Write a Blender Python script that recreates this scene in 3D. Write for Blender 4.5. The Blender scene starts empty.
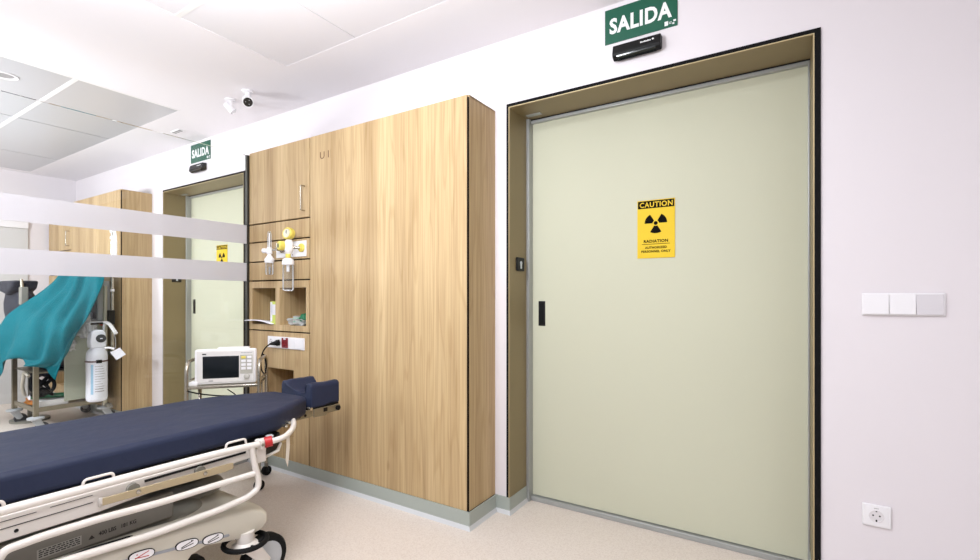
import bpy, bmesh, math, random
from mathutils import Vector, Matrix, noise
random.seed(7)
PI = math.pi
C = bpy.context.scene.collection

# ------------------------------------------------------------------ materials
def lin(c):
    out = []
    for v in c:
        v /= 255.0
        out.append(v/12.92 if v <= .04045 else ((v+.055)/1.055)**2.4)
    return (*out, 1)
MATS = {}
def mat(name, rgb, rough=.5, metal=0, spec=.5, coat=0, bump=None, alpha=1, speck=None, trans=0):
    if name in MATS: return MATS[name]
    m = bpy.data.materials.new(name); m.use_nodes = True
    nt = m.node_tree; b = nt.nodes['Principled BSDF']
    b.inputs['Base Color'].default_value = lin(rgb)
    b.inputs['Roughness'].default_value = rough
    b.inputs['Metallic'].default_value = metal
    b.inputs['Specular IOR Level'].default_value = spec
    b.inputs['Coat Weight'].default_value = coat
    b.inputs['Alpha'].default_value = alpha
    b.inputs['Transmission Weight'].default_value = trans
    tc = nt.nodes.new('ShaderNodeTexCoord')
    if speck:                      # (scale, second colour, threshold lo, hi)
        n = nt.nodes.new('ShaderNodeTexNoise'); n.inputs['Scale'].default_value = speck[0]; n.inputs['Detail'].default_value = 3
        r = nt.nodes.new('ShaderNodeValToRGB'); r.color_ramp.elements[0].position = speck[2]; r.color_ramp.elements[1].position = speck[3]
        r.color_ramp.elements[0].color = lin(speck[1]); r.color_ramp.elements[1].color = lin(rgb)
        nt.links.new(tc.outputs['Object'], n.inputs['Vector']); nt.links.new(n.outputs['Fac'], r.inputs['Fac']); nt.links.new(r.outputs['Color'], b.inputs['Base Color'])
    if bump:                       # (scale, strength, distance)
        n = nt.nodes.new('ShaderNodeTexNoise'); n.inputs['Scale'].default_value = bump[0]; n.inputs['Detail'].default_value = 4
        u = nt.nodes.new('ShaderNodeBump'); u.inputs['Strength'].default_value = bump[1]; u.inputs['Distance'].default_value = bump[2]
        nt.links.new(tc.outputs['Object'], n.inputs['Vector']); nt.links.new(n.outputs['Fac'], u.inputs['Height']); nt.links.new(u.outputs['Normal'], b.inputs['Normal'])
    MATS[name] = m
    return m

def wood(name, base, dark, light):
    m = bpy.data.materials.new(name); m.use_nodes = True
    nt = m.node_tree; b = nt.nodes['Principled BSDF']; L = nt.links.new; N = nt.nodes.new
    b.inputs['Roughness'].default_value = .5; b.inputs['Specular IOR Level'].default_value = .35
    tc = N('ShaderNodeTexCoord')
    def nz(scale, sc, detail=4, dist=0):
        mp = N('ShaderNodeMapping'); mp.inputs['Scale'].default_value = sc
        n = N('ShaderNodeTexNoise'); n.inputs['Scale'].default_value = scale; n.inputs['Detail'].default_value = detail; n.inputs['Distortion'].default_value = dist
        L(tc.outputs['Object'], mp.inputs['Vector']); L(mp.outputs['Vector'], n.inputs['Vector']); return n
    broad = nz(3.2, (2.2, 2.2, .06), 2)
    mid = nz(9, (1.6, 1.6, .05), 5, .6)
    fine = nz(60, (2.4, 2.4, .035), 3)
    # cathedral figure
    wmp = N('ShaderNodeMapping'); wmp.inputs['Scale'].default_value = (7, 7, .55)
    wv = N('ShaderNodeTexNoise'); wv.inputs['Scale'].default_value = 1.1; wv.inputs['Detail'].default_value = 2
    L(tc.outputs['Object'], wmp.inputs['Vector']); L(wmp.outputs['Vector'], wv.inputs['Vector'])
    mul = N('ShaderNodeMath'); mul.operation = 'MULTIPLY'; mul.inputs[1].default_value = 55; L(wv.outputs['Fac'], mul.inputs[0])
    sn = N('ShaderNodeMath'); sn.operation = 'SINE'; L(mul.outputs[0], sn.inputs[0])
    def ramp(src, a, c0, p0, p1, c1):
        r = N('ShaderNodeValToRGB'); r.color_ramp.elements[0].position = p0; r.color_ramp.elements[1].position = p1
        r.color_ramp.elements[0].color = lin(c0); r.color_ramp.elements[1].color = lin(c1); L(src, r.inputs['Fac']); return r
    r1 = ramp(mid.outputs['Fac'], 0, dark, .3, .68, light)
    r2 = ramp(broad.outputs['Fac'], 0, dark, .3, .6, light)
    mx = N('ShaderNodeMixRGB'); mx.inputs['Fac'].default_value = .45; L(r1.outputs['Color'], mx.inputs['Color1']); L(r2.outputs['Color'], mx.inputs['Color2'])
    r3 = ramp(fine.outputs['Fac'], 0, (222, 214, 204), .35, .6, (255, 255, 255))
    m2 = N('ShaderNodeMixRGB'); m2.blend_type = 'MULTIPLY'; m2.inputs['Fac'].default_value = .65; L(mx.outputs['Color'], m2.inputs['Color1']); L(r3.outputs['Color'], m2.inputs['Color2'])
    r4 = ramp(sn.outputs[0], 0, (255, 255, 255), 0.55, 1.0, (228, 219, 205))
    m3 = N('ShaderNodeMixRGB'); m3.blend_type = 'MULTIPLY'; m3.inputs['Fac'].default_value = .4; L(m2.outputs['Color'], m3.inputs['Color1']); L(r4.outputs['Color'], m3.inputs['Color2'])
    # knots
    kmp = N('ShaderNodeMapping'); kmp.inputs['Scale'].default_value = (2.6, 2.6, 1.1)
    vo = N('ShaderNodeTexVoronoi'); vo.inputs['Scale'].default_value = 1.5
    L(tc.outputs['Object'], kmp.inputs['Vector']); L(kmp.outputs['Vector'], vo.inputs['Vector'])
    r5 = ramp(vo.outputs['Distance'], 0, (170, 135, 95), .0, .07, (255, 255, 255))
    m4 = N('ShaderNodeMixRGB'); m4.blend_type = 'MULTIPLY'; m4.inputs['Fac'].default_value = .7; L(m3.outputs['Color'], m4.inputs['Color1']); L(r5.outputs['Color'], m4.inputs['Color2'])
    L(m4.outputs['Color'], b.inputs['Base Color'])
    MATS[name] = m; return m

def clear(name, tint, ior, frost=None):
    """thin clear sheet: transparency plus Fresnel reflection; frost = (opacity, rgb)"""
    m = bpy.data.materials.new(name); m.use_nodes = True
    nt = m.node_tree; nt.nodes.clear(); N = nt.nodes.new; L = nt.links.new
    o = N('ShaderNodeOutputMaterial'); t = N('ShaderNodeBsdfTransparent'); t.inputs['Color'].default_value = lin(tint)
    g = N('ShaderNodeBsdfGlossy'); g.inputs['Roughness'].default_value = .0; g.inputs['Color'].default_value = (1, 1, 1, 1)
    f = N('ShaderNodeFresnel'); f.inputs['IOR'].default_value = ior
    mx = N('ShaderNodeMixShader'); L(f.outputs[0], mx.inputs[0]); L(t.outputs[0], mx.inputs[1]); L(g.outputs[0], mx.inputs[2])
    last = mx
    if frost:
        d = N('ShaderNodeBsdfDiffuse'); d.inputs['Color'].default_value = lin(frost[1])
        tl = N('ShaderNodeBsdfTranslucent'); tl.inputs['Color'].default_value = lin(frost[1])
        a = N('ShaderNodeMixShader'); a.inputs[0].default_value = .5; L(d.outputs[0], a.inputs[1]); L(tl.outputs[0], a.inputs[2])
        b = N('ShaderNodeMixShader'); b.inputs[0].default_value = frost[0]; L(mx.outputs[0], b.inputs[1]); L(a.outputs[0], b.inputs[2]); last = b
        g.inputs['Roughness'].default_value = .4
    L(last.outputs[0], o.inputs['Surface'])
    MATS[name] = m; return m

def emit(name, rgb, s):
    m = bpy.data.materials.new(name); m.use_nodes = True
    b = m.node_tree.nodes['Principled BSDF']; b.inputs['Emission Color'].default_value = lin(rgb); b.inputs['Emission Strength'].default_value = s
    b.inputs['Base Color'].default_value = lin(rgb)
    MATS[name] = m; return m

WALL = mat('wall_paint', (226, 220, 223), .65, bump=(220, .05, .001))
CEIL = mat('ceiling_paint', (236, 232, 235), .7)
TILE = mat('metal_ceiling_tile', (226, 223, 227), .4, spec=.5)
TBAR = mat('ceiling_grid_bar', (235, 233, 232), .4)
FLOOR = mat('speckled_vinyl', (220, 209, 199), .42, spec=.4, speck=(170, (208, 195, 184), .36, .58))
WOOD = wood('light_oak_laminate', (190, 160, 122), (170, 142, 102), (203, 177, 135))
GAPM = mat('cabinet_gap', (26, 19, 14), .8, spec=.1)
SKIRT = mat('skirting_grey_green', (168, 175, 168), .45, metal=.15)
SKIRTL = mat('skirting_light_lip', (204, 205, 206), .4)
BRONZE = mat('bronze_reveal_sheet', (138, 122, 88), .42, metal=.2)
BRONZEL = mat('bronze_edge', (196, 178, 138), .4, metal=.3)
BLACK = mat('black_plastic', (12, 12, 13), .5, spec=.3)
BLACKF = mat('black_frame', (12, 11, 11), .7, spec=.15)
GREEND = mat('pale_green_door', (198, 198, 176), .62, spec=.25)
ALU = mat('anodised_aluminium', (168, 170, 168), .38, metal=.4)
STEEL = mat('stainless_steel', (186, 180, 166), .25, metal=.9)
STEELD = mat('brushed_steel_bracket', (140, 132, 112), .4, metal=.7)
WHITE = mat('white_plastic', (236, 234, 236), .35)
WHITEP = mat('white_powder_coat', (222, 215, 208), .35, spec=.5)
SHELL = mat('warm_white_cover', (202, 196, 182), .45)
GREYP = mat('grey_painted_metal', (128, 125, 116), .5)
GREYL = mat('caster_grey', (178, 181, 184), .45)
NAVY = mat('navy_vinyl', (36, 43, 66), .55, spec=.25, bump=(9, .25, .02))
NAVYB = mat('navy_vinyl_side', (36, 44, 78), .55, spec=.35, bump=(14, .25, .015))
TEAL = mat('teal_surgical_drape', (0, 96, 106), .8, spec=.2, bump=(14, .35, .02))
RED = mat('red_plastic', (178, 22, 26), .4)
REDD = mat('dark_red_socket', (128, 14, 26), .4)
YEL = mat('yellow_plastic', (224, 206, 96), .45)
YSIGN = mat('yellow_sign', (226, 192, 50), .65, spec=.25)
INK = mat('black_ink', (16, 15, 12), .85, spec=.1)
SGREEN = mat('exit_sign_green', (0, 84, 62), .45)
SWHITE = mat('exit_sign_white', (238, 238, 238), .5)
SCREEN = mat('dark_screen', (22, 26, 28), .12, spec=.6)
PANELG = mat('keypad_grey', (176, 172, 160), .5)
BEIGE = mat('beige_slat', (190, 172, 138), .45)
RUBBER = mat('black_rubber', (14, 14, 15), .7, spec=.2)
TAN = mat('brown_ink', (112, 84, 58), .6)
OXW = mat('white_cylinder_paint', (228, 230, 238), .3)
LBLUE = mat('pale_blue_label', (158, 196, 222), .5)
GREENP = mat('green_plastic', (18, 104, 66), .4)
LIME = mat('yellow_green_card', (196, 208, 96), .6)
PAPER = mat('white_paper', (228, 226, 232), .8)
ORANGE = mat('orange_plastic', (190, 118, 44), .5)
DARKBAG = mat('dark_padded_fabric', (30, 32, 44), .7, bump=(18, .5, .02))
HOLD = mat('grey_green_panel', (164, 168, 150), .45)
GREYTXT = mat('dark_grey_ink', (26, 25, 24), .7)
LABELG = mat('grey_label', (150, 148, 140), .6)
WALLG = mat('light_grey_panel', (206, 205, 204), .5)
GLASS = clear('partition_glass', (250, 251, 251), 1.32)
FROST = clear('frosted_film', (250, 250, 250), 1.4, (.8, (228, 225, 228)))
CLEARP = clear('clear_plastic', (246, 248, 249), 1.35, (.03, (235, 236, 240)))
BAGP = clear('plastic_bag_film', (252, 252, 252), 1.4, (.62, (246, 246, 246)))
SMALLGREY = mat('soft_grey', (150, 148, 148), .5)

# ------------------------------------------------------------------ mesh helpers (world coordinates in, relative meshes out)
ORG = {}
def new(): return bmesh.new()
def box(bm, x0, x1, y0, y1, z0, z1):
    v = [bm.verts.new((x, y, z)) for x in (x0, x1) for y in (y0, y1) for z in (z0, z1)]
    for f in ((0,1,3,2),(4,6,7,5),(0,4,5,1),(2,3,7,6),(0,2,6,4),(1,5,7,3)): bm.faces.new([v[i] for i in f])
    return bm
def frame_of(d):
    d = Vector(d).normalized(); a = Vector((0,0,1)) if abs(d.z) < .9 else Vector((1,0,0))
    u = d.cross(a).normalized(); return u, d.cross(u).normalized()
def ring(bm, c, u, w, r, n, r2=None):
    r2 = r if r2 is None else r2
    return [bm.verts.new(Vector(c)+u*(r*math.cos(2*PI*k/n))+w*(r2*math.sin(2*PI*k/n))) for k in range(n)]
def bridge(bm, a, b):
    n = len(a)
    for k in range(n): bm.faces.new((a[k], a[(k+1)%n], b[(k+1)%n], b[k]))
def cyl(bm, p0, p1, r, n=20, r1=None):
    p0, p1 = Vector(p0), Vector(p1); u, w = frame_of(p1-p0)
    a = ring(bm, p0, u, w, r, n); b = ring(bm, p1, u, w, r if r1 is None else r1, n)
    bridge(bm, a, b); bm.faces.new(a[::-1]); bm.faces.new(b); return bm
def lathe(bm, base, axis, prof, n=28):
    """prof = [(distance along axis, radius)]"""
    base = Vector(base); d = Vector(axis).normalized(); u, w = frame_of(d)
    rs = [ring(bm, base+d*h, u, w, max(r, 1e-4), n) for h, r in prof]
    for a, b in zip(rs, rs[1:]): bridge(bm, a, b)
    bm.faces.new(rs[0][::-1]); bm.faces.new(rs[-1]); return bm
def smooth_path(pts, k=6):
    P = [Vector(p) for p in pts]; out = []
    for i in range(len(P)-1):
        p0 = P[max(i-1,0)]; p1 = P[i]; p2 = P[i+1]; p3 = P[min(i+2,len(P)-1)]
        for j in range(k):
            t = j/k
            out.append(.5*((2*p1)+(-p0+p2)*t+(2*p0-5*p1+4*p2-p3)*t*t+(-p0+3*p1-3*p2+p3)*t*t*t))
    out.append(P[-1]); return out
def round_path(pts, r=.03, k=6):
    P = [Vector(p) for p in pts]; out = [P[0]]
    for i in range(1, len(P)-1):
        a = (P[i-1]-P[i]); b = (P[i+1]-P[i]); rr = min(r, a.length*.49, b.length*.49)
        s = P[i]+a.normalized()*rr; e = P[i]+b.normalized()*rr
        for j in range(k+1):
            t = j/k; out.append(s*(1-t)**2+P[i]*2*t*(1-t)+e*t*t)
    out.append(P[-1]); return out
def tube(bm, pts, r, n=12, closed=False):
    P = [Vector(p) for p in pts]; rs = []; u = None
    for i, p in enumerate(P):
        if closed: d = (P[(i+1) % len(P)]-P[i-1]).normalized()
        else: d = (P[min(i+1, len(P)-1)]-P[max(i-1, 0)]).normalized()
        if u is None: u, w = frame_of(d)
        else:
            u = (u-d*u.dot(d)).normalized(); w = d.cross(u)
        rs.append(ring(bm, p, u, w, r, n))
    for a, b in zip(rs, rs[1:]): bridge(bm, a, b)
    if closed: bridge(bm, rs[-1], rs[0])
    else: bm.faces.new(rs[0][::-1]); bm.faces.new(rs[-1])
    return bm
def prism(bm, poly, f0, f1):
    """poly 2-D points; f0, f1 map a 2-D point to the two end positions"""
    a = [bm.verts.new(f0(p)) for p in poly]; b = [bm.verts.new(f1(p)) for p in poly]
    bridge(bm, a, b); bm.faces.new(a[::-1]); bm.faces.new(b); return bm
def grid_front(bm, xs, zs, holes, y0, y1):
    """slab in the XZ plane with rectangular holes"""
    X = sorted(set([xs[0], xs[1]]+[v for h in holes for v in h[:2] if xs[0] < v < xs[1]]))
    Z = sorted(set([zs[0], zs[1]]+[v for h in holes for v in h[2:] if zs[0] < v < zs[1]]))
    def solid(i, j):
        if not (0 <= i < len(X)-1 and 0 <= j < len(Z)-1): return False
        cx, cz = (X[i]+X[i+1])/2, (Z[j]+Z[j+1])/2
        return not any(h[0] < cx < h[1] and h[2] < cz < h[3] for h in holes)
    V = {}
    def v(i, j, k):
        if (i, j, k) not in V: V[i, j, k] = bm.verts.new((X[i], (y0, y1)[k], Z[j]))
        return V[i, j, k]
    for i in range(len(X)-1):
        for j in range(len(Z)-1):
            if not solid(i, j): continue
            bm.faces.new((v(i,j,0), v(i+1,j,0), v(i+1,j+1,0), v(i,j+1,0)))
            bm.faces.new((v(i,j,1), v(i,j+1,1), v(i+1,j+1,1), v(i+1,j,1)))
            if not solid(i-1, j): bm.faces.new((v(i,j,0), v(i,j+1,0), v(i,j+1,1), v(i,j,1)))
            if not solid(i+1, j): bm.faces.new((v(i+1,j,0), v(i+1,j,1), v(i+1,j+1,1), v(i+1,j+1,0)))
            if not solid(i, j-1): bm.faces.new((v(i,j,0), v(i,j,1), v(i+1,j,1), v(i+1,j,0)))
            if not solid(i, j+1): bm.faces.new((v(i,j+1,0), v(i+1,j+1,0), v(i+1,j+1,1), v(i,j+1,1)))
    return bm

def worg(p): return ORG[p.name]
def obj(name, bm, m, parent=None, bevel=0, seg=3, smooth=True, origin=None, angle=35, subsurf=0):
    bmesh.ops.recalc_face_normals(bm, faces=bm.faces)
    for e in bm.edges:
        if len(e.link_faces) == 2 and e.calc_face_angle(0) > math.radians(angle): e.smooth = False
    if origin is None:
        if parent: org = worg(parent)
        else:
            xs = [v.co.x for v in bm.verts]; ys = [v.co.y for v in bm.verts]; zs = [v.co.z for v in bm.verts]
            org = Vector(((min(xs)+max(xs))/2, (min(ys)+max(ys))/2, min(zs)))
    else: org = Vector(origin)
    bmesh.ops.translate(bm, verts=bm.verts, vec=-org)
    me = bpy.data.meshes.new(name); bm.to_mesh(me); bm.free()
    if smooth:
        for p in me.polygons: p.use_smooth = True
    me.materials.append(m)
    o = bpy.data.objects.new(name, me); C.objects.link(o)
    if parent:
        o.parent = parent; o.location = org-worg(parent)
    else: o.location = org
    ORG[o.name] = org
    if bevel:
        b = o.modifiers.new('bevel', 'BEVEL'); b.width = bevel; b.segments = seg; b.limit_method = 'ANGLE'; b.angle_limit = math.radians(30)
        for p in me.polygons: p.use_smooth = True
        if hasattr(b, 'harden_normals'): b.harden_normals = False
    if subsurf:
        s = o.modifiers.new('subdivision', 'SUBSURF'); s.levels = subsurf; s.render_levels = subsurf
    return o
def empty(name, loc):
    o = bpy.data.objects.new(name, None); C.objects.link(o); o.location = loc; o.empty_display_size = .05
    ORG[o.name] = Vector(loc); return o
def tag(o, label=None, cat=None, group=None, kind=None):
    if label: o['label'] = label
    if cat: o['category'] = cat
    if group: o['group'] = group
    if kind: o['kind'] = kind
    return o
def struct(o): o['kind'] = 'structure'; return o
def thing(name, label, cat, loc, group=None): return tag(empty(name, loc), label, cat, group)
def copy_tree(o, parent=None):
    c = o.copy(); C.objects.link(c); ORG[c.name] = ORG.get(o.name, Vector())
    if parent: c.parent = parent
    for ch in [k for k in bpy.data.objects if k.parent == o]: copy_tree(ch, c)
    return c

def text_mesh(s, bold=0.0, spacing=1.0):
    cu = bpy.data.curves.new('lettering', 'FONT'); cu.body = s; cu.size = 1; cu.offset = bold; cu.space_character = spacing; cu.resolution_u = 3
    o = bpy.data.objects.new('lettering', cu); C.objects.link(o)
    dg = bpy.context.evaluated_depsgraph_get(); me = bpy.data.meshes.new_from_object(o.evaluated_get(dg))
    C.objects.unlink(o); bpy.data.objects.remove(o); bpy.data.curves.remove(cu)
    bm = bmesh.new(); bm.from_mesh(me); bpy.data.meshes.remove(me)
    bmesh.ops.remove_doubles(bm, verts=bm.verts, dist=1e-5)
    return bm
def lettering(s, a0, a1, z0, z1, place, m, parent, bold=.0, thick=.0006, spacing=1.0, name='lettering'):
    """fit the words in a box; place(a, depth, z) -> world point"""
    bm = text_mesh(s, bold, spacing)
    xs = [v.co.x for v in bm.verts]; ys = [v.co.y for v in bm.verts]
    x0, x1, y0, y1 = min(xs), max(xs), min(ys), max(ys)
    for f in list(bm.faces):
        pass
    g = bmesh.ops.extrude_face_region(bm, geom=list(bm.faces))
    top = [e for e in g['geom'] if isinstance(e, bmesh.types.BMVert)]; ts = set(top)
    for v in bm.verts:
        a = a0+(v.co.x-x0)/(x1-x0)*(a1-a0); z = z0+(v.co.y-y0)/(y1-y0)*(z1-z0)
        v.co = place(a, thick if v in ts else 0, z)
    return obj(name, bm, m, parent, smooth=False)
def on_y(Y): return lambda a, d, z: Vector((a, Y-d, z))       # faces -Y
def on_x(X): return lambda a, d, z: Vector((X+d, a, z))       # faces +X

# ------------------------------------------------------------------ room
W, CY, H = 2.193, 1.938, 2.52
XL, XR, YB = -7.13, 2.7, -2.7
struct(obj('floor', box(new(), XL-.1, XR+.1, YB-.1, W+.4, -.05, 0), FLOOR, smooth=False))
D1, D2 = (-1.241, .094), (-4.993, -3.680)
bm = new(); grid_front(bm, (XL-.1, XR+.1), (0, H+.05), [(D1[0], D1[1], -1, 2.154), (D2[0], D2[1], -1, 2.142)], W, W+.35)
struct(obj('wall_back', bm, WALL, smooth=False))
struct(obj('wall_left', box(new(), XL-.1, XL, YB-.1, W, 0, H), WALL, smooth=False))
struct(obj('wall_right', box(new(), XR, XR+.1, YB-.1, W, 0, H), WALL, smooth=False))
struct(obj('wall_front', box(new(), XL, -3.3, YB-.1, YB, 0, H), WALL, smooth=False))
struct(obj('trim_1', box(new(), XL, XL+.018, -1.2, 1.77, 0, 1.9), WALLG, bevel=.004))
struct(obj('trim_2', box(new(), XL, XL+.03, -1.2, 1.77, 1.902, 1.975), WHITE, bevel=.004))

# ceiling: plaster with two tiled openings
TY = 1.76
def holed_ceiling():
    bm = new(); X = [XL-.1, XL+.1, -3.78, -2.52, XR-.1, XR+.1]; Y = [YB-.1, YB+.3, TY, W+.35]
    for i in range(5):
        for j in range(3):
            if j == 1 and i in (1, 3): continue
            box(bm, X[i], X[i+1], Y[j], Y[j+1], H, H+.05)
    box(bm, XL-.1, XR+.1, YB-.1, W+.35, H+.05, H+.08)
    return bm
ceil = struct(obj('ceiling', holed_ceiling(), CEIL, smooth=False))
def tiles(x0, x1, step, ylist, gx, tm):
    x = x0; sgn = 1 if x1 > x0 else -1
    while (x1-x)*sgn > .05:
        xe = x+sgn*step
        if (x1-xe)*sgn < 0: xe = x1
        for ya, yb in ylist:
            a, b = sorted((x+sgn*gx, xe-sgn*gx))
            t = obj('ceiling_tile', box(new(), a, b, ya+.001, yb-.001, H+.0012, H+.03), tm, ceil, smooth=False)
        x = xe
    for ya, yb in ylist[:-1]:
        obj('ceiling_bar', box(new(), min(x0, x1), max(x0, x1), yb-.008, yb+.018, H-.001, H+.03), TBAR, ceil, smooth=False)
    for yy in (ylist[-1][1],):
        pass
ys = [(YB+.3, -1.24), (-1.24, -.64), (-.64, -.04), (-.04, .56), (.56, 1.16), (1.16, TY)]
tiles(-3.78, XL+.1, 1.2, ys, .008, mat('grey_metal_tile', (190, 190, 193), .3, spec=.7))
tiles(-2.52, XR-.1, .59, ys, .0025, TILE)
obj('ceiling_edge_trim', box(new(), -3.79, -3.775, YB+.3, TY+.005, H-.0015, H+.02), TBAR, ceil, smooth=False)

# skirting pieces: (plane, ...) a coved strip with a lighter lip at its foot
def skirt_run(name, pts, side_h=.088):
    """pts: polyline on the floor, room to the right of the direction of travel"""
    up = new(); lip = new()
    n = len(pts); offs = []
    def nrm(a, b):
        d = Vector((b[0]-a[0], b[1]-a[1])).normalized(); return Vector((d.y, -d.x))
    for i, p in enumerate(pts):
        ns = []
        if i > 0: ns.append(nrm(pts[i-1], p))
        if i < n-1: ns.append(nrm(p, pts[i+1]))
        s = sum(ns, Vector((0, 0)));
        offs.append(s/ (s.length_squared/len(ns)) if len(ns) > 1 else s)
    for bmx, prof in ((up, [(0, .02), (.007, .02), (.007, side_h), (0, side_h)]), (lip, [(0, 0), (.016, 0), (.0075, .0205), (0, .0205)])):
        rs = []
        for p, o in zip(pts, offs):
            rs.append([bmx.verts.new((p[0]+o.x*a, p[1]+o.y*a, z)) for a, z in prof])
        for a, b in zip(rs, rs[1:]): bridge(bmx, a, b)
        bmx.faces.new(rs[0][::-1]); bmx.faces.new(rs[-1])
    o = struct(obj(name, up, SKIRT, smooth=False)); obj('skirting_lip', lip, SKIRTL, o, smooth=False); return o
# direction of travel runs -X to +X along the back wall keeps the room on the right
skirt_run('baseboard_back', [(-3.19, CY), (-1.325, CY), (-1.325, W), (D1[0], W), (D1[0], 2.385)])
skirt_run('baseboard_right', [(D1[1], 2.385), (D1[1], W), (XR, W), (XR, YB)])
skirt_run('baseboard_left', [(XL, YB), (XL, CY), (-5.235, CY), (-5.235, W), (D2[0], W), (D2[0], 2.385)])
skirt_run('baseboard_middle', [(D2[1], 2.385), (D2[1], W), (-3.2, W)])

# doors with frames
def door_set(k, a, b, top, hz=1.057):
    f = empty('trim_%d' % (k+2), ((a+b)/2, W, 0)); struct(f)
    m = new()
    grid_front(m, (a-.0145, b+.0215), (.088, top+.0175), [(a, b, -1, top)], W-.006, W+.004)
    obj('black_surround', m, BLACKF, f, smooth=False)
    e = new(); grid_front(e, (a-.001, b+.001), (.088, top+.001), [(a+.002, b-.002, -1, top-.002)], W-.0068, W+.002)
    obj('reveal_edge', e, BRONZEL, f, smooth=False)
    r = new(); box(r, a, a+.004, W-.004, W+.23, .088, top); box(r, b-.004, b, W-.004, W+.23, .088, top); box(r, a+.004, b-.004, W-.004, W+.23, top-.004, top)
    obj('reveal_lining', r, BRONZE, f, smooth=False)
    tr = new(); box(tr, a+.03, a+.115, 2.325, 2.352, top-.008, top-.003)
    obj('soffit_plate', tr, ALU, f, smooth=False)
    # door leaf
    d = struct(obj('door_%d' % k, box(new(), a+.012, b-.008, 2.425, 2.465, .03, top+.01), GREEND, smooth=False))
    al = new(); box(al, a+.0005, a+.022, 2.380, 2.47, 0, top-.0005)
    obj('side_profile', al, ALU, d, bevel=.003)
    al = new(); box(al, b-.012, b-.004, 2.405, 2.47, 0, top+.02)
    obj('side_profile', al, ALU, d, bevel=.003)
    al = new(); box(al, a+.016, b-.011, 2.405, 2.455, 0, .026)
    obj('bottom_rail', al, ALU, d, bevel=.003)
    al = new(); box(al, a+.016, b-.011, 2.405, 2.45, top-.024, top+.02)
    obj('top_rail', al, ALU, d, bevel=.003)
    al = new(); box(al, a+.004, b-.004, 2.40, 2.404, top-.009, top-.004)
    obj('shadow_gap', al, BLACK, d, smooth=False)
    hx = a+.079
    hb = new(); box(hb, hx-.021, hx+.021, 2.4225, 2.428, hz-.07, hz+.07)
    h = obj('flush_handle', hb, BLACK, d, bevel=.006)
    hb = new(); box(hb, hx-.012, hx+.012, 2.4215, 2.4235, hz-.058, hz+.058); obj('handle_recess', hb, RUBBER, h, smooth=False)
    return d
door_set(1, D1[0], D1[1], 2.154)
door_set(2, D2[0], D2[1], 2.142)
# the rooms behind the doors stay closed: a dark lining behind each leaf
struct(obj('wall_behind', box(new(), XL-.1, XR+.1, W+.35, W+.4, 0, H), WALL, smooth=False))

# glass partition with frosted bands
GX = -3.203
for n, (ya, yb) in enumerate(((-.5, 1.928), (-1.8, -.504)), 1):
    g = new(); box(g, GX-.005, GX+.005, ya, yb, .02, 2.142)
    go = struct(obj('window_%d' % n, g, GLASS, smooth=False))
    for z0, z1 in ((1.261, 1.387), (1.522, 1.651)):
        f = new(); box(f, GX+.0052, GX+.0056, ya, yb, z0, z1)
        obj('frosted_band', f, FROST, go, smooth=False)
struct(obj('trim_5', box(new(), GX-.012, GX+.012, 1.924, 1.95, 0, 2.142), mat('dark_aluminium', (62, 60, 54), .4, metal=.5), smooth=False))
struct(obj('trim_6', box(new(), GX-.012, GX+.012, -1.8, 1.924, 0, .02), ALU, smooth=False))
struct(obj('trim_7', box(new(), GX-.01, GX+.01, 1.95, W, 0, 2.142), mat('dark_aluminium', (62, 60, 54)), smooth=False))

# ------------------------------------------------------------------ cabinets
CX0, CX1, CT, CB = -3.19, -1.329, 2.153, .088
SP = -2.538
NICH = [(-3.155, -2.888, .962, 1.214), (-2.848, -2.572, .962, 1.214), (-2.983, -2.696, .185, .678)]
def tall_cabinet():
    t = thing('tall_cabinet', 'tall flush oak cabinet with one plain door beside the radiation door', 'cabinet', ((SP+CX1)/2, W, 0), 'oak wall cabinets')
    obj('carcass', box(new(), SP+.002, CX1-.005, CY+.026, W-.002, .005, CT), GAPM, t, smooth=False)
    obj('side_panel', box(new(), CX1-.006, CX1, CY+.008, W-.001, CB, CT), WOOD, t, smooth=False)
    obj('top_panel', box(new(), SP+.002, CX1, CY+.01, W-.001, CT-.012, CT), WOOD, t, smooth=False)
    obj('edge_gap', box(new(), CX1-.013, CX1-.001, CY+.002, CY+.010, CB, CT-.012), GAPM, t, smooth=False)
    d = obj('door', box(new(), SP+.0045, CX1-.010, CY, CY+.019, CB, CT), WOOD, t, bevel=.001, seg=1, smooth=False)
    return t, d
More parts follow.
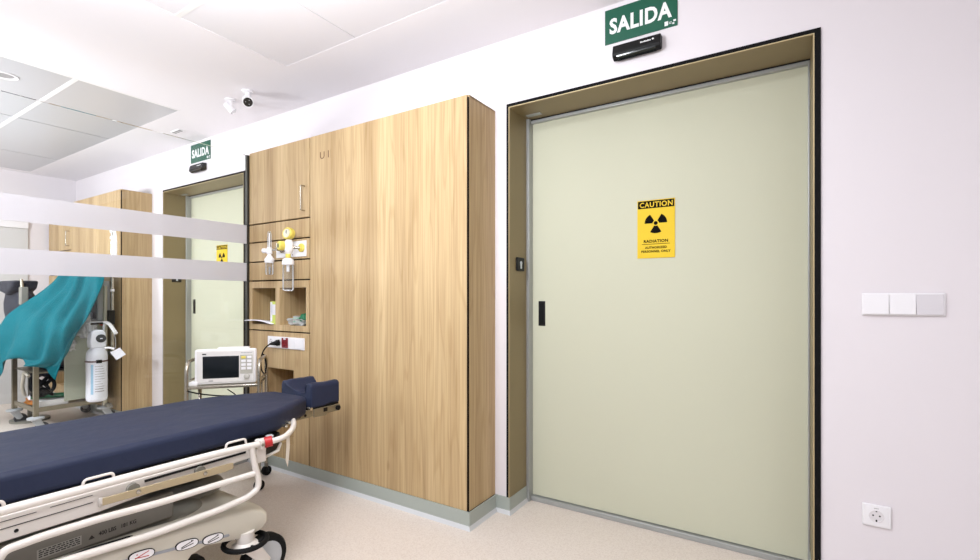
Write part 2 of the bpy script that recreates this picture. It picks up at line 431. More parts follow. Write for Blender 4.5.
def side_cabinet():
    t = thing('service_cabinet', 'narrow oak service cabinet with upper door, open niches and gas outlets', 'cabinet', ((CX0+SP)/2, W, 0), 'oak service cabinets')
    c = new(); grid_front(c, (CX0+.002, SP-.002), (.005, CT), [h for h in NICH], CY+.021, W-.02)
    obj('carcass', c, GAPM, t, smooth=False)
    obj('back_panel', box(new(), CX0+.002, SP-.002, W-.02, W-.002, .005, CT), WOOD, t, smooth=False)
    for k, h in enumerate(NICH):
        l = new(); grid_front(l, (h[0], h[1]), (h[2], h[3]), [(h[0]+.003, h[1]-.003, h[2]+.003, h[3]-.003)], CY+.001, W-.021)
        obj('niche_lining', l, WOOD, t, smooth=False)
    obj('side_panel', box(new(), CX0, CX0+.004, CY+.008, W-.001, CB, CT), WOOD, t, smooth=False)
    g = .0045
    d = obj('upper_door', box(new(), CX0+.002, SP-g, CY, CY+.019, 1.652+g, CT), WOOD, t, bevel=.001, seg=1)
    h = new(); tube(h, round_path([(-2.585, CY, 1.853), (-2.585, CY-.03, 1.853), (-2.585, CY-.03, 1.697), (-2.585, CY, 1.697)], .008), .0045, 10)
    obj('bar_handle', h, STEEL, d)
    for z0, z1 in ((1.526, 1.652), (1.391, 1.526), (1.261, 1.391)):
        obj('service_panel', box(new(), CX0+.002, SP-g, CY, CY+.019, z0+g, z1-g), WOOD, t, bevel=.001, seg=1)
    b = new(); grid_front(b, (CX0+.002, SP-g), (.922+g, 1.261-g), NICH[:2], CY, CY+.019)
    obj('niche_panel', b, WOOD, t, smooth=False)
    b = new(); grid_front(b, (CX0+.002, SP-g), (CB, .922-g), NICH[2:], CY, CY+.019)
    obj('lower_panel', b, WOOD, t, smooth=False)
    return t
tc1, tdoor = tall_cabinet()
sc1 = side_cabinet()
for src, lab in ((tc1, 'tall oak cabinet in the next room, seen through the glass behind the oxygen cylinder'), (sc1, 'narrow oak cabinet in the next room, behind the teal drape')):
    c = copy_tree(src); c.location.x -= 3.906; c['label'] = lab
# characters cut in the tall door
m = obj('door_sign', text_mesh('x') and box(new(), -2.45, -2.34, CY-.0006, CY+.001, 1.995, 2.045), WOOD, tdoor, smooth=False)
lettering('U', -2.438, -2.397, 2.0, 2.043, on_y(CY-.0006), TAN, m, thick=.001)
lettering('I', -2.365, -2.358, 2.0, 2.043, on_y(CY-.0006), TAN, m, thick=.001)

# ------------------------------------------------------------------ wall things near the door
def exit_sign(dx, label):
    t = thing('exit_sign', label, 'sign', (-.56+dx, W, 2.336), 'green exit signs above doors')
    obj('sign_board', box(new(), -.721+dx, -.398+dx, W-.004, W, 2.336, 2.497), SGREEN, t, smooth=False)
    lettering('SALIDA', -.699+dx, -.421+dx, 2.378, 2.452, on_y(W-.004), SWHITE, t, bold=.035, spacing=1.08)
    p = new()
    for a, b, c, d in ((-.452,-.437,2.345,2.364),(-.434,-.422,2.350,2.352),(-.434,-.422,2.356,2.358),(-.419,-.411,2.345,2.352),(-.415,-.404,2.356,2.364)):
        box(p, a+dx, b+dx, W-.0046, W-.004, c, d)
    obj('pictogram', p, SWHITE, t, smooth=False)
exit_sign(0, 'green exit sign with white lettering on the wall above the nearer door')
exit_sign(-3.777, 'green exit sign above the farther door, seen through the glass partition')
def sensor(dx, label):
    t = thing('motion_sensor', label, 'sensor', (-.568+dx, W, 2.24), 'door motion sensors')
    prof = [(W, 2.252), (W-.018, 2.240), (W-.040, 2.250), (W-.046, 2.262), (W-.034, 2.306), (W, 2.306)]
    b = prism(new(), prof, lambda p: (-.675+dx, p[0], p[1]), lambda p: (-.462+dx, p[0], p[1]))
    obj('housing', b, BLACK, t, bevel=.004)
    w = prism(new(), [(W-.012, 2.2425), (W-.0185, 2.238), (W-.0415, 2.248), (W-.043, 2.254), (W-.03, 2.252)], lambda p: (-.655+dx, p[0], p[1]), lambda p: (-.482+dx, p[0], p[1]))
    obj('lens_window', w, SCREEN, t)
    lettering('PRIVAGUARD', -.545+dx, -.497+dx, 2.283, 2.291, lambda a, d, z: Vector((a, W-.0405+(z-2.287)*.28-d, z)), SWHITE, t, bold=.01) if False else None
    s = new()
    for i in range(9):
        x = -.548+dx+i*.0052
        box(s, x, x+.0036, W-.0412, W-.0392, 2.282, 2.2885-(i % 3)*.001)
    cyl(s, (-.494+dx, W-.0405, 2.287), (-.494+dx, W-.0385, 2.287), .0042, 12)
    obj('maker_mark', s, SWHITE, t, smooth=False)
sensor(0, 'black motion sensor bar below the nearer exit sign')
sensor(-3.777, 'black motion sensor bar below the exit sign behind the glass')

def caution(dx, label):
    x0, x1, z0, z1 = -.631+dx, -.452+dx, 1.343, 1.631
    Yp = 2.4235
    t = thing('caution_sign', label, 'sign', ((x0+x1)/2, Yp, z0), 'radiation caution signs')
    obj('sign_board', box(new(), x0, x1, Yp-.002, Yp+.002, z0, z1), YSIGN, t, smooth=False)
    P = on_y(Yp-.002)
    obj('title_bar', box(new(), x0+.003, x1-.003, Yp-.0026, Yp-.002, z1-.041, z1-.004), INK, t, smooth=False)
    lettering('CAUTION', x0+.012, x1-.010, z1-.036, z1-.010, on_y(Yp-.0026), YSIGN, t, bold=.02, spacing=1.1)
    cx, cz = (x0+x1)/2, z1-.116
    s = new()
    cyl(s, (cx, Yp-.0026, cz), (cx, Yp-.002, cz), .0095, 24)
    for a in (30, 150, 270):
        poly = [(.014*math.cos(math.radians(b)), .014*math.sin(math.radians(b))) for b in (a+30, a+15, a, a-15, a-30)]
        poly += [(.050*math.cos(math.radians(b)), .050*math.sin(math.radians(b))) for b in range(a-30, a+31, 6)]
        prism(s, poly, lambda p: (cx+p[0]*1.08, Yp-.002, cz+p[1]), lambda p: (cx+p[0]*1.08, Yp-.0026, cz+p[1]))
    obj('radiation_trefoil', s, INK, t, smooth=False)
    lettering('RADIATION', cx-.058, cx+.058, z0+.076, z0+.091, P, INK, t, bold=.035, spacing=1.1)
    obj('rule_line', box(new(), cx-.066, cx+.066, Yp-.0026, Yp-.002, z0+.068, z0+.0702), INK, t, smooth=False)
    lettering('AUTHORIZED', cx-.052, cx+.052, z0+.046, z0+.058, P, INK, t, bold=.035, spacing=1.1)
    lettering('PERSONNEL ONLY', cx-.07, cx+.07, z0+.027, z0+.039, P, INK, t, bold=.035, spacing=1.1)
caution(0, 'yellow radiation caution sign on the large green door in the foreground')
caution(-3.88, 'yellow radiation caution sign on the green door behind the glass')

def reader(dx, top, label):
    X = D1[0]+.004 if dx == 0 else D2[0]+.004
    t = thing('card_reader', label, 'card reader', (X, 2.32, 1.29), 'door card readers')
    obj('housing', box(new(), X, X+.010, 2.255, 2.340, 1.292, 1.366), BLACK, t, bevel=.005)
    cyl_ = lathe(new(), (X+.010, 2.298, 1.335), (1, 0, 0), [(0, .011), (.002, .011), (.003, .008)])
    obj('sensor_window', cyl_, mat('pale_light_ring', (200, 205, 210), .3), t)
    obj('sensor_slot', box(new(), X+.0095, X+.0125, 2.290, 2.306, 1.305, 1.330), mat('pale_light_ring', (200, 205, 210), .3), t, bevel=.002)
reader(0, 0, 'small black card reader on the bronze reveal of the nearer door')
reader(1, 0, 'small black card reader on the bronze reveal of the farther door')

# light switches and wall socket
t = thing('light_switch', 'white triple light switch plate on the wall right of the door', 'light switch', (.351, W, 1.084))
obj('frame', box(new(), .238, .464, W-.008, W, 1.084, 1.164), WHITE, t, bevel=.003)
for k in range(3):
    a = .243+k*.0725
    r = prism(new(), [(W-.008, 1.089), (W-.0125-(.003 if k < 2 else 0), 1.089), (W-.0105, 1.159), (W-.008, 1.159)], lambda p: (a, p[0], p[1]), lambda p: (a+.0705, p[0], p[1]))
    obj('rocker', r, WHITE if k < 2 else mat('greyer_white_plastic', (214, 210, 214), .35), t, bevel=.001, seg=2)
def socket(parent, cx, cz, Y, r=.0215, name_body='socket_cup'):
    cup = lathe(new(), (cx, Y, cz), (0, -1, 0), [(0, r), (.002, r), (.0022, r-.002), (.0003, r-.0035), (.0003, .001)])
    c = obj(name_body, cup, REDD if name_body == 'red_cup' else mat('socket_cup_white', (224, 220, 222), .4), parent)
    hs = new()
    for s in (-1, 1): cyl(hs, (cx+s*.0095, Y-.0012, cz+.002), (cx+s*.0095, Y-.0002, cz+.002), .0028, 12)
    box(hs, cx-.0022, cx+.0022, Y-.002, Y-.0002, cz-r+.001, cz-r+.009)
    box(hs, cx-.0022, cx+.0022, Y-.002, Y-.0002, cz+r-.006, cz+r-.001)
    obj('contact_hole', hs, BLACK, c, smooth=False)
t = thing('wall_socket', 'white power socket low on the wall right of the door', 'socket', (.279, W, .323))
obj('frame', box(new(), .239, .321, W-.009, W, .323, .401), WHITE, t, bevel=.003)
obj('insert', box(new(), .2455, .3125, W-.0105, W-.009, .329, .394), WHITE, t, bevel=.001)
socket(t, .279, .362, W-.0105)
obj('indicator_dot', box(new(), .272, .286, W-.0108, W-.0104, .3885, .3905), SMALLGREY, t, smooth=False)

# ceiling things
def camera_body(name, base, d, label, grp, lens, L=1):
    t = thing(name, label, 'camera', base, grp)
    b = Vector(base)
    obj('mount', lathe(new(), b, (0, 0, -1), [(0, .036), (.008, .036), (.011, .03), (.011, .014), (.05, .014)]), WHITE, t)
    d = Vector(d).normalized(); c = b+Vector((0, 0, -.062))
    s = c-d*.045
    obj('housing', lathe(new(), s, d, [(0, .02*L), (.006, .03*L), (.10*L, .034*L), (.104*L, .033*L), (.104*L, .029*L), (.098*L, .028*L)]), WHITE, t)
    if lens:
        obj('lens_face', lathe(new(), s+d*.099, d, [(0, .029), (.002, .029), (.003, .012), (-.001, .011), (-.001, .0)]), mat('dark_glass', (32, 31, 28), .15), t)
        l = new()
        for a in range(3): lathe(l, s+d*.1015+frame_of(d)[0]*.014*math.cos(a*2.1)+frame_of(d)[1]*.014*math.sin(a*2.1), d, [(0, .003), (.001, .003)], 10)
        obj('led_dot', l, SMALLGREY, t)
camera_body('security_camera', (-3.04, 1.835, H), (.85, -.45, -.55), 'white security camera with dark lens face on the ceiling', None, True)
camera_body('security_camera', (-3.27, 1.85, H), (.5, .5, -.8), 'white security camera turned away, left of the dark-lensed one', None, False, .72)
t = thing('downlight', 'round recessed downlight in the grey ceiling tile at far left', 'light', (-4.1, .91, H-.004))
obj('ring', lathe(new(), (-4.1, .91, H+.004), (0, 0, -1), [(0, .065), (.008, .065), (.008, .05), (.002, .046)]), WHITE, t)
obj('lamp', lathe(new(), (-4.1, .91, H+.001), (0, 0, -1), [(0, .045), (.002, .045)]), SMALLGREY, t)
t = thing('ceiling_vent', 'tiny white louvred grille in the ceiling plaster near the farther exit sign', 'vent', (-4.26, 1.97, H-.006))
obj('frame', box(new(), -4.33, -4.19, 1.945, 1.995, H-.006, H), WHITE, t, bevel=.002)
for i in range(3):
    obj('louvre', box(new(), -4.32+i*.044, -4.29+i*.044, 1.955, 1.985, H-.0075, H-.0055), SMALLGREY, t, smooth=False)

# ------------------------------------------------------------------ gas outlets and niche contents
Y = CY
t = thing('gas_outlet_plate', 'white gas outlet plate behind the yellow regulator on the oak panel', 'outlet plate', (-2.72, Y, 1.405))
obj('plate', box(new(), -2.874, -2.566, Y-.006, Y, 1.408, 1.508), WHITE, t, bevel=.002)
obj('outlet_ring', lathe(new(), (-2.606, Y-.005, 1.462), (0, -1, 0), [(0, .027), (.01, .027), (.014, .022), (.014, .012), (.02, .012)]), YEL, t)
obj('outlet_coupling', lathe(new(), (-2.80, Y-.005, 1.462), (0, -1, 0), [(0, .024), (.01, .024), (.02, .014), (.05, .012)]), STEEL, t)
dots = new(); cyl(dots, (-2.70, Y-.0065, 1.422), (-2.70, Y-.0055, 1.422), .004, 10)
obj('indicator_dot', dots, INK, t)
# vacuum regulator
t = thing('vacuum_regulator', 'vacuum regulator with two yellow knobs and clear jar on the oak panel', 'regulator', (-2.66, Y-.075, 1.19))
RX = -2.648; RY = Y-.075
obj('body', lathe(new(), (RX, RY+.005, 1.418), (0, 0, 1), [(0, .010), (.012, .02), (.03, .028), (.07, .028), (.09, .018), (.098, .010)]), WHITE, t)
b = new(); cyl(b, (RX, RY, 1.462), (-2.606, Y-.02, 1.462), .009); obj('connector', b, STEEL, t)
g = obj('gauge', lathe(new(), (RX+.005, RY+.02, 1.545), (.1, -1, .1), [(0, .034), (.012, .038), (.034, .038), (.04, .033), (.036, .028)]), YEL, t)
obj('gauge_dial', lathe(new(), (RX+.005+.0036, RY+.02-.036, 1.5486), (.1, -1, .1), [(0, .027), (.002, .027)]), mat('grey_dial', (212, 208, 190), .4), g)
b = new(); box(b, RX+.003, RX+.0085, RY-.0185, RY-.0172, 1.537, 1.566); obj('gauge_needle', b, INK, g, smooth=False)
k = obj('knob', lathe(new(), (RX-.02, RY-.012, 1.470), (-.25, -1, 0), [(0, .026), (.008, .03), (.032, .030), (.038, .024)]), YEL, t)
obj('knob_cap', lathe(new(), (RX-.02-.0095, RY-.012-.036, 1.470), (-.25, -1, 0), [(0, .014), (.003, .014), (.004, .008)]), mat('grey_green_cap', (116, 122, 84), .4), k)
obj('collar', lathe(new(), (RX, RY, 1.395), (0, 0, 1), [(0, .015), (.025, .016)]), YEL, t)
obj('jar_lid', lathe(new(), (RX, RY, 1.352), (0, 0, 1), [(0, .036), (.02, .036), (.036, .030), (.042, .018)]), WHITE, t)
obj('jar', lathe(new(), (RX, RY, 1.188), (0, 0, 1), [(0, .022), (.008, .033), (.15, .033), (.165, .030)]), CLEARP, t)
b = new(); cyl(b, (RX, RY, 1.31), (RX, RY, 1.355), .010); obj('jar_float', b, WHITE, t)
# flow meter
t = thing('oxygen_flowmeter', 'slim white oxygen flowmeter with clear humidifier bottle left of yellow knobs', 'flowmeter', (-2.865, Y-.075, 1.295))
FX = -2.842; FY = Y-.075
obj('flow_tube', lathe(new(), (FX, FY, 1.47), (0, 0, 1), [(0, .013), (.085, .013), (.10, .010), (.108, .004)]), CLEARP, t)
b = new(); cyl(b, (FX, FY, 1.475), (FX, FY, 1.565), .005); obj('inner_tube', b, WHITE, t)
obj('valve_body', lathe(new(), (FX, FY, 1.425), (0, 0, 1), [(0, .010), (.008, .018), (.04, .018), (.048, .012)]), WHITE, t)
obj('valve_knob', lathe(new(), (FX-.012, FY-.01, 1.45), (-1, -.5, 0), [(0, .01), (.012, .016), (.026, .016), (.03, .012)]), WHITE, t)
b = new(); cyl(b, (FX, FY, 1.45), (-2.80, Y-.03, 1.462), .006); obj('connector', b, STEEL, t)
obj('bottle_cap', lathe(new(), (FX, FY, 1.372), (0, 0, 1), [(0, .028), (.022, .030), (.034, .022), (.05, .012), (.056, .008)]), WHITE, t)
obj('bottle', lathe(new(), (FX, FY, 1.295), (0, 0, 1), [(0, .020), (.006, .024), (.07, .024), (.078, .022)]), CLEARP, t)
b = new(); cyl(b, (FX+.004, FY, 1.298), (FX+.004, FY, 1.345), .006); obj('diffuser', b, SMALLGREY, t)

# niche contents
pb = new(); n = 14
vs = [[None]*(5) for _ in range(n)]
for i in range(n):
    u = i/(n-1); x = -3.225+u*.26
    for j in range(5):
        v = j/4; y = Y-.045+v*.17+u*.03
        vs[i][j] = pb.verts.new((x, y, .968+.022*(1-u)**2+.018*math.sin(u*3)*(1-v)+.004*math.sin(v*5)))
for i in range(n-1):
    for j in range(4): pb.faces.new((vs[i][j], vs[i+1][j], vs[i+1][j+1], vs[i][j+1]))
bmesh.ops.translate(pb, verts=pb.verts, vec=(.052, 0, 0))
o = obj('paper_sheets', pb, PAPER, origin=(-3.05, Y, .968)); s = o.modifiers.new('thickness', 'SOLIDIFY'); s.thickness = .004
tag(o, 'curled white paper sheets poking out of the left niche', 'paper')
t = thing('booklet', 'yellow-green and white booklet standing at the right side of the left niche', 'booklet', (-2.91, Y+.06, .966))
obj('cover', box(new(), -2.952, -2.893, Y+.004, Y+.16, .966, 1.12), LIME, t, bevel=.002)
obj('white_patch', box(new(), -2.936, -2.896, Y+.0028, Y+.0042, 1.03, 1.10), PAPER, t, smooth=False)
obj('white_patch', box(new(), -2.950, -2.930, Y+.0028, Y+.0042, .985, 1.115), PAPER, t, smooth=False)
# mask bag: crumpled plastic bag holding green mask
def blob(c, r, seed, amp, f=14, sub=3):
    bm = new(); bmesh.ops.create_icosphere(bm, subdivisions=sub, radius=1)
    for v in bm.verts:
        p = v.co.copy(); k = 1+amp*noise.noise(p*f/6+Vector((seed, 0, 0)))
        v.co = Vector((c[0]+p.x*r[0]*k, c[1]+p.y*r[1]*k, c[2]+p.z*r[2]*k))
    zmin = c[2]-r[2]*.75
    for v in bm.verts: v.co.z = max(v.co.z, zmin)
    return bm
t = thing('oxygen_mask_pack', 'green oxygen mask packed in clear plastic in the right niche', 'mask', (-2.69, Y+.06, .966))
obj('mask', blob((-2.635, Y+.06, 1.005), (.045, .05, .042), 3, .5, 14), GREENP, t)
hs = new(); tube(hs, smooth_path([(-2.70+.045*math.cos(a*.9), Y+.05+.04*math.sin(a*.9), .975+.003*a) for a in range(14)], 4), .005, 8)
obj('hose', hs, mat('pale_green_hose', (150, 190, 170), .4), t)
obj('plastic_bag', blob((-2.68, Y+.06, .99), (.10, .07, .034), 8, .8, 22), BAGP, t)

# socket strip with the plug and red socket
t = thing('socket_strip', 'white socket strip with one dark red socket on the lower oak panel', 'socket', (-2.77, Y, .812))
obj('frame', box(new(), -2.962, -2.583, Y-.009, Y, .812, .888), WHITE, t, bevel=.002)
for k in range(5):
    a = -2.957+k*.0745
    if k == 2:
        r = obj('red_socket', box(new(), a, a+.066, Y-.0115, Y-.009, .817, .883), REDD, t, bevel=.001)
        socket(r, a+.033, .848, Y-.0115, .022, 'red_cup')
        obj('red_cover_tab', box(new(), a+.022, a+.044, Y-.0135, Y-.0115, .872, .881), PAPER, r, smooth=False)
    else:
        obj('insert', box(new(), a, a+.068, Y-.0108, Y-.009, .817, .883), WHITE, t, bevel=.001)
socket(t, -2.923, .85, Y-.0108, .0215)
PX = -2.832
socket(t, PX, .85, Y-.0108, .0215)
t = thing('power_plug_cable', 'black power plug and cable running from the socket strip to the trolley', 'cable', (PX, Y-.03, .85))
obj('plug', lathe(new(), (PX, Y-.011, .85), (-.35, -1, -.12), [(0, .019), (.018, .020), (.024, .015), (.045, .010), (.06, .006)]), BLACK, t)
hs = new(); tube(hs, smooth_path([(PX-.02, Y-.065, .843), (PX-.035, Y-.08, .825), (PX-.055, Y-.09, .795), (PX-.06, Y-.10, .75), (PX-.04, Y-.11, .68), (PX-.005, Y-.11, .66), (PX+.01, Y-.11, .71), (PX-.005, Y-.11, .77), (PX-.03, Y-.115, .775), (PX-.045, Y-.12, .70), (PX-.05, Y-.12, .60), (PX-.06, Y-.13, .52)], 6), .0042, 8)
obj('cord', hs, RUBBER, t)

# ------------------------------------------------------------------ monitor trolley
AN = math.radians(48)
TO = Vector((-2.789, 1.537, 0))
def L2W(x, y, z, o=TO, a=AN):
    return (o.x+x*math.cos(a)-y*math.sin(a), o.y+x*math.sin(a)+y*math.cos(a), z)
def lbox(bm, x0, x1, y0, y1, z0, z1, o=TO):
    v = [bm.verts.new(L2W(x, y, z, o)) for x in (x0, x1) for y in (y0, y1) for z in (z0, z1)]
    for f in ((0,1,3,2),(4,6,7,5),(0,4,5,1),(2,3,7,6),(0,2,6,4),(1,5,7,3)): bm.faces.new([v[i] for i in f])
    return bm
t = thing('trolley', 'chrome tube trolley under the patient monitor by the socket strip', 'trolley', TO)
TW, TD = .19, .25
for s in (-1, 1):
    x = s*TW
    b = new(); tube(b, round_path([L2W(x, 0, .075), L2W(x, 0, .775), L2W(x, TD, .775), L2W(x, TD, .075)], .07, 8), .0105, 12)
    fr = obj('side_frame', b, STEEL, t)
    b = new(); tube(b, [L2W(x, .008, .66), L2W(x, TD-.008, .66)], .006, 10); obj('side_rail', b, STEEL, fr)
    for y in (0, TD):
        c = new(); p = Vector(L2W(x, y, 0))
        cyl(c, p+Vector((0, 0, .045)), p+Vector((0, 0, .08)), .012, 14)
        w = obj('caster', c, GREYP, t)
        c = new(); cyl(c, (p.x-.011, p.y, .03), (p.x+.011, p.y, .03), .03, 20); obj('caster_wheel', c, RUBBER, w)
        c = new(); box(c, p.x-.016, p.x-.013, p.y-.01, p.y+.01, .025, .052); box(c, p.x+.013, p.x+.016, p.y-.01, p.y+.01, .025, .052); box(c, p.x-.016, p.x+.016, p.y-.01, p.y+.01, .050, .054); obj('caster_fork', c, BLACK, w)
b = new(); lbox(b, -TW+.008, TW-.008, -.008, TD+.008, .618, .634)
obj('tray', b, STEEL, t, bevel=.003)
b = new(); lbox(b, -TW+.008, TW-.008, 0, TD, .25, .262); obj('lower_shelf', b, STEEL, t, bevel=.003)
for q in ((-.13, .02), (.165, .23)):
    b = new(); tube(b, [L2W(q[0], q[1], .618), L2W(q[0], q[1], .262)], .006, 10); obj('strut', b, STEEL, t)
# cables below
t = thing('hanging_cable', 'thin dark cables drooping below the trolley tray', 'cable', L2W(0, .1, .5))
b = new(); tube(b, smooth_path([L2W(-.18, -.012, .61), L2W(-.12, .0, .59), L2W(-.03, .0, .575), L2W(.05, .05, .56), L2W(.12, .12, .55)], 5), .004, 8)
tube(b, smooth_path([L2W(.02, .0, .61), L2W(.06, .02, .57), L2W(.09, .03, .52)], 5), .003, 8)
obj('cord', b, RUBBER, t)

# patient monitor
MO = Vector(L2W(.005, .03, .634)); MO.z = .634
t = thing('patient_monitor', 'white patient monitor with dark screen and keypad on the chrome trolley', 'monitor', MO)
def mb(x0, x1, y0, y1, z0, z1): return lbox(new(), x0, x1, y0, y1, z0, z1, MO)
obj('housing', mb(-.164, .164, .0, .035, .636, .842), WHITE, t, bevel=.012, seg=4)
obj('rear_housing', mb(-.135, .125, .03, .11, .640, .836), WHITE, t, bevel=.012, seg=4)
obj('carry_handle', mb(-.05, .12, .02, .07, .84, .850), WHITE, t, bevel=.006)
obj('front_bezel', mb(-.152, .152, -.004, .004, .648, .834), mat('monitor_bezel', (222, 218, 214), .4), t, bevel=.003)
obj('screen', mb(-.120, .072, -.0065, -.002, .672, .802), SCREEN, t, bevel=.002)
kp = obj('keypad_panel', mb(.078, .145, -.006, -.002, .694, .806), PANELG, t, bevel=.001)
for r in range(4):
    for c_ in range(2):
        yb = (r == 0 and c_ == 0)
        obj('key', mb(.084+c_*.032, .108+c_*.032, -.009, -.006, .784-r*.022, .799-r*.022), YEL if yb else WHITE, kp, bevel=.001)
kb = Vector(L2W(.114, -.004, .678, MO)); nv = Vector(L2W(0, -1, 0, Vector())).normalized()
obj('dial_knob', lathe(new(), kb, nv, [(0, .016), (.012, .015), (.014, .010)]), mat('knob_pale_grey', (190, 186, 178), .35), t)
b = mb(-.122, -.102, -.0055, -.0035, .812, .818); obj('maker_mark', b, INK, t, smooth=False)
b = new()
for i in range(8): lbox(b, .082+i*.0078, .0875+i*.0078, -.0055, -.0035, .817, .8205, MO)
lbox(b, -.088, -.066, -.0055, -.0035, .655, .661, MO)
obj('model_lettering', b, SMALLGREY, t, smooth=False)
obj('foot_wedge', mb(-.19, -.145, -.01, .06, .634, .655), WHITE, t, bevel=.004)

# ------------------------------------------------------------------ stretcher
SX = -2.17
st = thing('stretcher', 'wheeled hospital stretcher with navy mattress and white side rails', 'stretcher', (SX, .45, 0))
# mattress
def outline(dx):
    """half-plan of the mattress"""
    w = .3+dx
    return [(SX+w, -.55), (SX+w+.003, .6), (SX+w-.006, 1.20), (SX+w-.025, 1.29), (SX+.155, 1.515), (SX+.12, 1.545), (SX-.12, 1.545), (SX-.155, 1.515), (SX-w+.025, 1.29), (SX-w+.006, 1.20), (SX-w-.003, .6), (SX-w, -.55)]
b = prism(new(), outline(0), lambda p: (p[0], p[1], .560), lambda p: (p[0], p[1], .652))
mt = obj('mattress', b, NAVY, st, bevel=.022, seg=5)
# headrest: base cushion and two raised cheeks
b = new()
hp = [(-.125, .583), (-.125, .69), (-.115, .705), (-.085, .705), (-.068, .685), (-.04, .655), (0, .645), (.04, .655), (.068, .685), (.085, .705), (.115, .705), (.125, .69), (.125, .583)]
prism(b, hp, lambda p: (SX+p[0], 1.572+(.02 if abs(p[0]) < .06 else 0), p[1]), lambda p: (SX+p[0], 1.752, p[1]))
bmesh.ops.subdivide_edges(b, edges=[e for e in b.edges if abs((e.verts[0].co-e.verts[1].co).y) > .1], cuts=6)
for v in b.verts:
    v.co += Vector((0, 0, .006*noise.noise(v.co*25)))
bh = obj('headrest', b, NAVY, st, bevel=.014, seg=4)
# brackets
for sg in (1, -1):
    b = new(); box(b, SX+sg*.118, SX+sg*.126, 1.44, 1.58, .540, .578)
    hk = obj('headrest_bracket', b, STEELD, st, bevel=.002)
    for y in (1.50, 1.535):
        b = new(); cyl(b, (SX+sg*.125, y, .555), (SX+sg*.128, y, .555), .007, 14); obj('bracket_hole', b, BLACK, hk)
    b = new(); prism(b, [(1.585, .534), (1.66, .530), (1.675, .540), (1.752, .540), (1.752, .574), (1.585, .576)], lambda p: (SX+sg*.120, p[0], p[1]), lambda p: (SX+sg*.128, p[0], p[1]))
    hk = obj('headrest_plate', b, STEELD, st, bevel=.002)
    b = new(); box(b, SX+sg*.126, SX+sg*.131, 1.645, 1.668, .552, .572); obj('plate_latch', b, BLACK, hk, bevel=.001)
b = new(); box(b, SX-.12, SX+.12, 1.45, 1.59, .570, .576); box(b, SX-.118, SX+.118, 1.56, 1.752, .574, .584); obj('headrest_base', b, BLACK, st, bevel=.002)
b = new(); cyl(b, (SX+.138, 1.735, .557), (SX-.138, 1.735, .557), .013, 16); obj('headrest_axle', b, BLACK, st)
b = new(); cyl(b, (SX+.11, 1.565, .582), (SX+.135, 1.565, .582), .008, 12); obj('locking_pin', b, STEEL, st)

# deck and frame
b = new(); prism(b, [(SX+.27, -.5), (SX+.27, 1.24), (SX+.12, 1.44), (SX-.12, 1.44), (SX-.27, 1.24), (SX-.27, -.5)], lambda p: (p[0], p[1], .538), lambda p: (p[0], p[1], .562))
obj('deck', b, BLACK, st, bevel=.004)
for s in (1, -1):
    X0 = SX+s*.35
    b = new(); prism(b, [(-.5, .478), (.62, .478), (.80, .492), (1.12, .505), (1.13, .528), (1.11, .545), (.8, .548), (-.5, .556)], lambda p: (X0-s*.035, p[0], p[1]), lambda p: (X0, p[0], p[1]))
    fb = obj('side_beam', b, WHITEP, st, bevel=.004)
    if s == 1:
        g = new(); box(g, X0-.001, X0+.0012, .32, .60, .5135, .5155); box(g, X0-.001, X0+.0012, .34, .47, .534, .5355); box(g, X0-.001, X0+.0012, .50, .60, .536, .5375)
        cyl(g, (X0-.001, .428, .499), (X0+.0015, .428, .499), .005, 14)
        obj('seam_line', g, BLACK, fb, smooth=False)
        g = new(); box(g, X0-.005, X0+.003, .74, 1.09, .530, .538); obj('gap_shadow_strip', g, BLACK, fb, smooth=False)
# cross members
b = new()
for y in (-.4, .3, .96, 1.15): box(b, SX-.32, SX+.32, y-.02, y+.02, .505, .537)
obj('cross_member', b, GREYP, st, bevel=.003)

RXr = SX+.395
def rail(s):
    X = SX+s*.395
    b = new(); V = lambda y, z: (X, y, z)
    tube(b, round_path([V(-.35, .579), V(.386, .579), V(.74, .5765), V(.985, .573), V(1.115, .5655)], .1), .0125, 14)
    r = obj('side_rail', b, WHITEP, st)
    b = new(); tube(b, round_path([V(1.086, .565), V(1.10, .49), V(1.116, .43), V(1.116, .392), V(1.075, .372), V(.965, .364), V(.738, .366), V(.52, .384), V(.42, .388), V(.385, .40), V(.378, .46)], .028, 7), .0118, 14)
    tube(b, round_path([V(.378, .44), V(.392, .472), V(.47, .4765), V(.60, .474), V(.767, .4625), V(1.098, .4555)], .02), .0112, 14)
    obj('rail_loop', b, WHITEP, r)
    b = new(); tube(b, round_path([V(.378, .44), V(.365, .476), V(.2, .476), V(-.3, .47)], .02), .0112, 14)
    tube(b, round_path([V(.378, .43), V(.365, .386), V(.2, .384), V(-.3, .384), V(-.33, .57)], .02), .0118, 14)
    obj('rail_loop', b, WHITEP, r)
    for (ya, yb, z) in ((.986, 1.066, .602), (.560, .640, .604), (.31, .395, .606)):
        b = new(); tube(b, round_path([V(ya, z-.024), V(ya+.004, z), V(yb-.004, z), V(yb, z-.024)], .01, 5), .0042, 8)
        obj('rail_hook', b, WHITEP, r)
    b = new(); box(b, X-.03, X-.0125, 1.118, 1.158, .485, .578); box(b, X-.03, X+.010, 1.120, 1.136, .545, .580)
    obj('rail_bracket', b, WHITEP, r, bevel=.003)
    b = new(); cyl(b, (X+.010, 1.128, .562), (X+.014, 1.128, .562), .006, 12); obj('bolt', b, STEEL, r); b = new(); cyl(b, (X+.0115, 1.10, .555), (X+.0135, 1.10, .555), .004, 12); obj('bolt', b, STEEL, r)
    return r
rail(1); rail(-1)
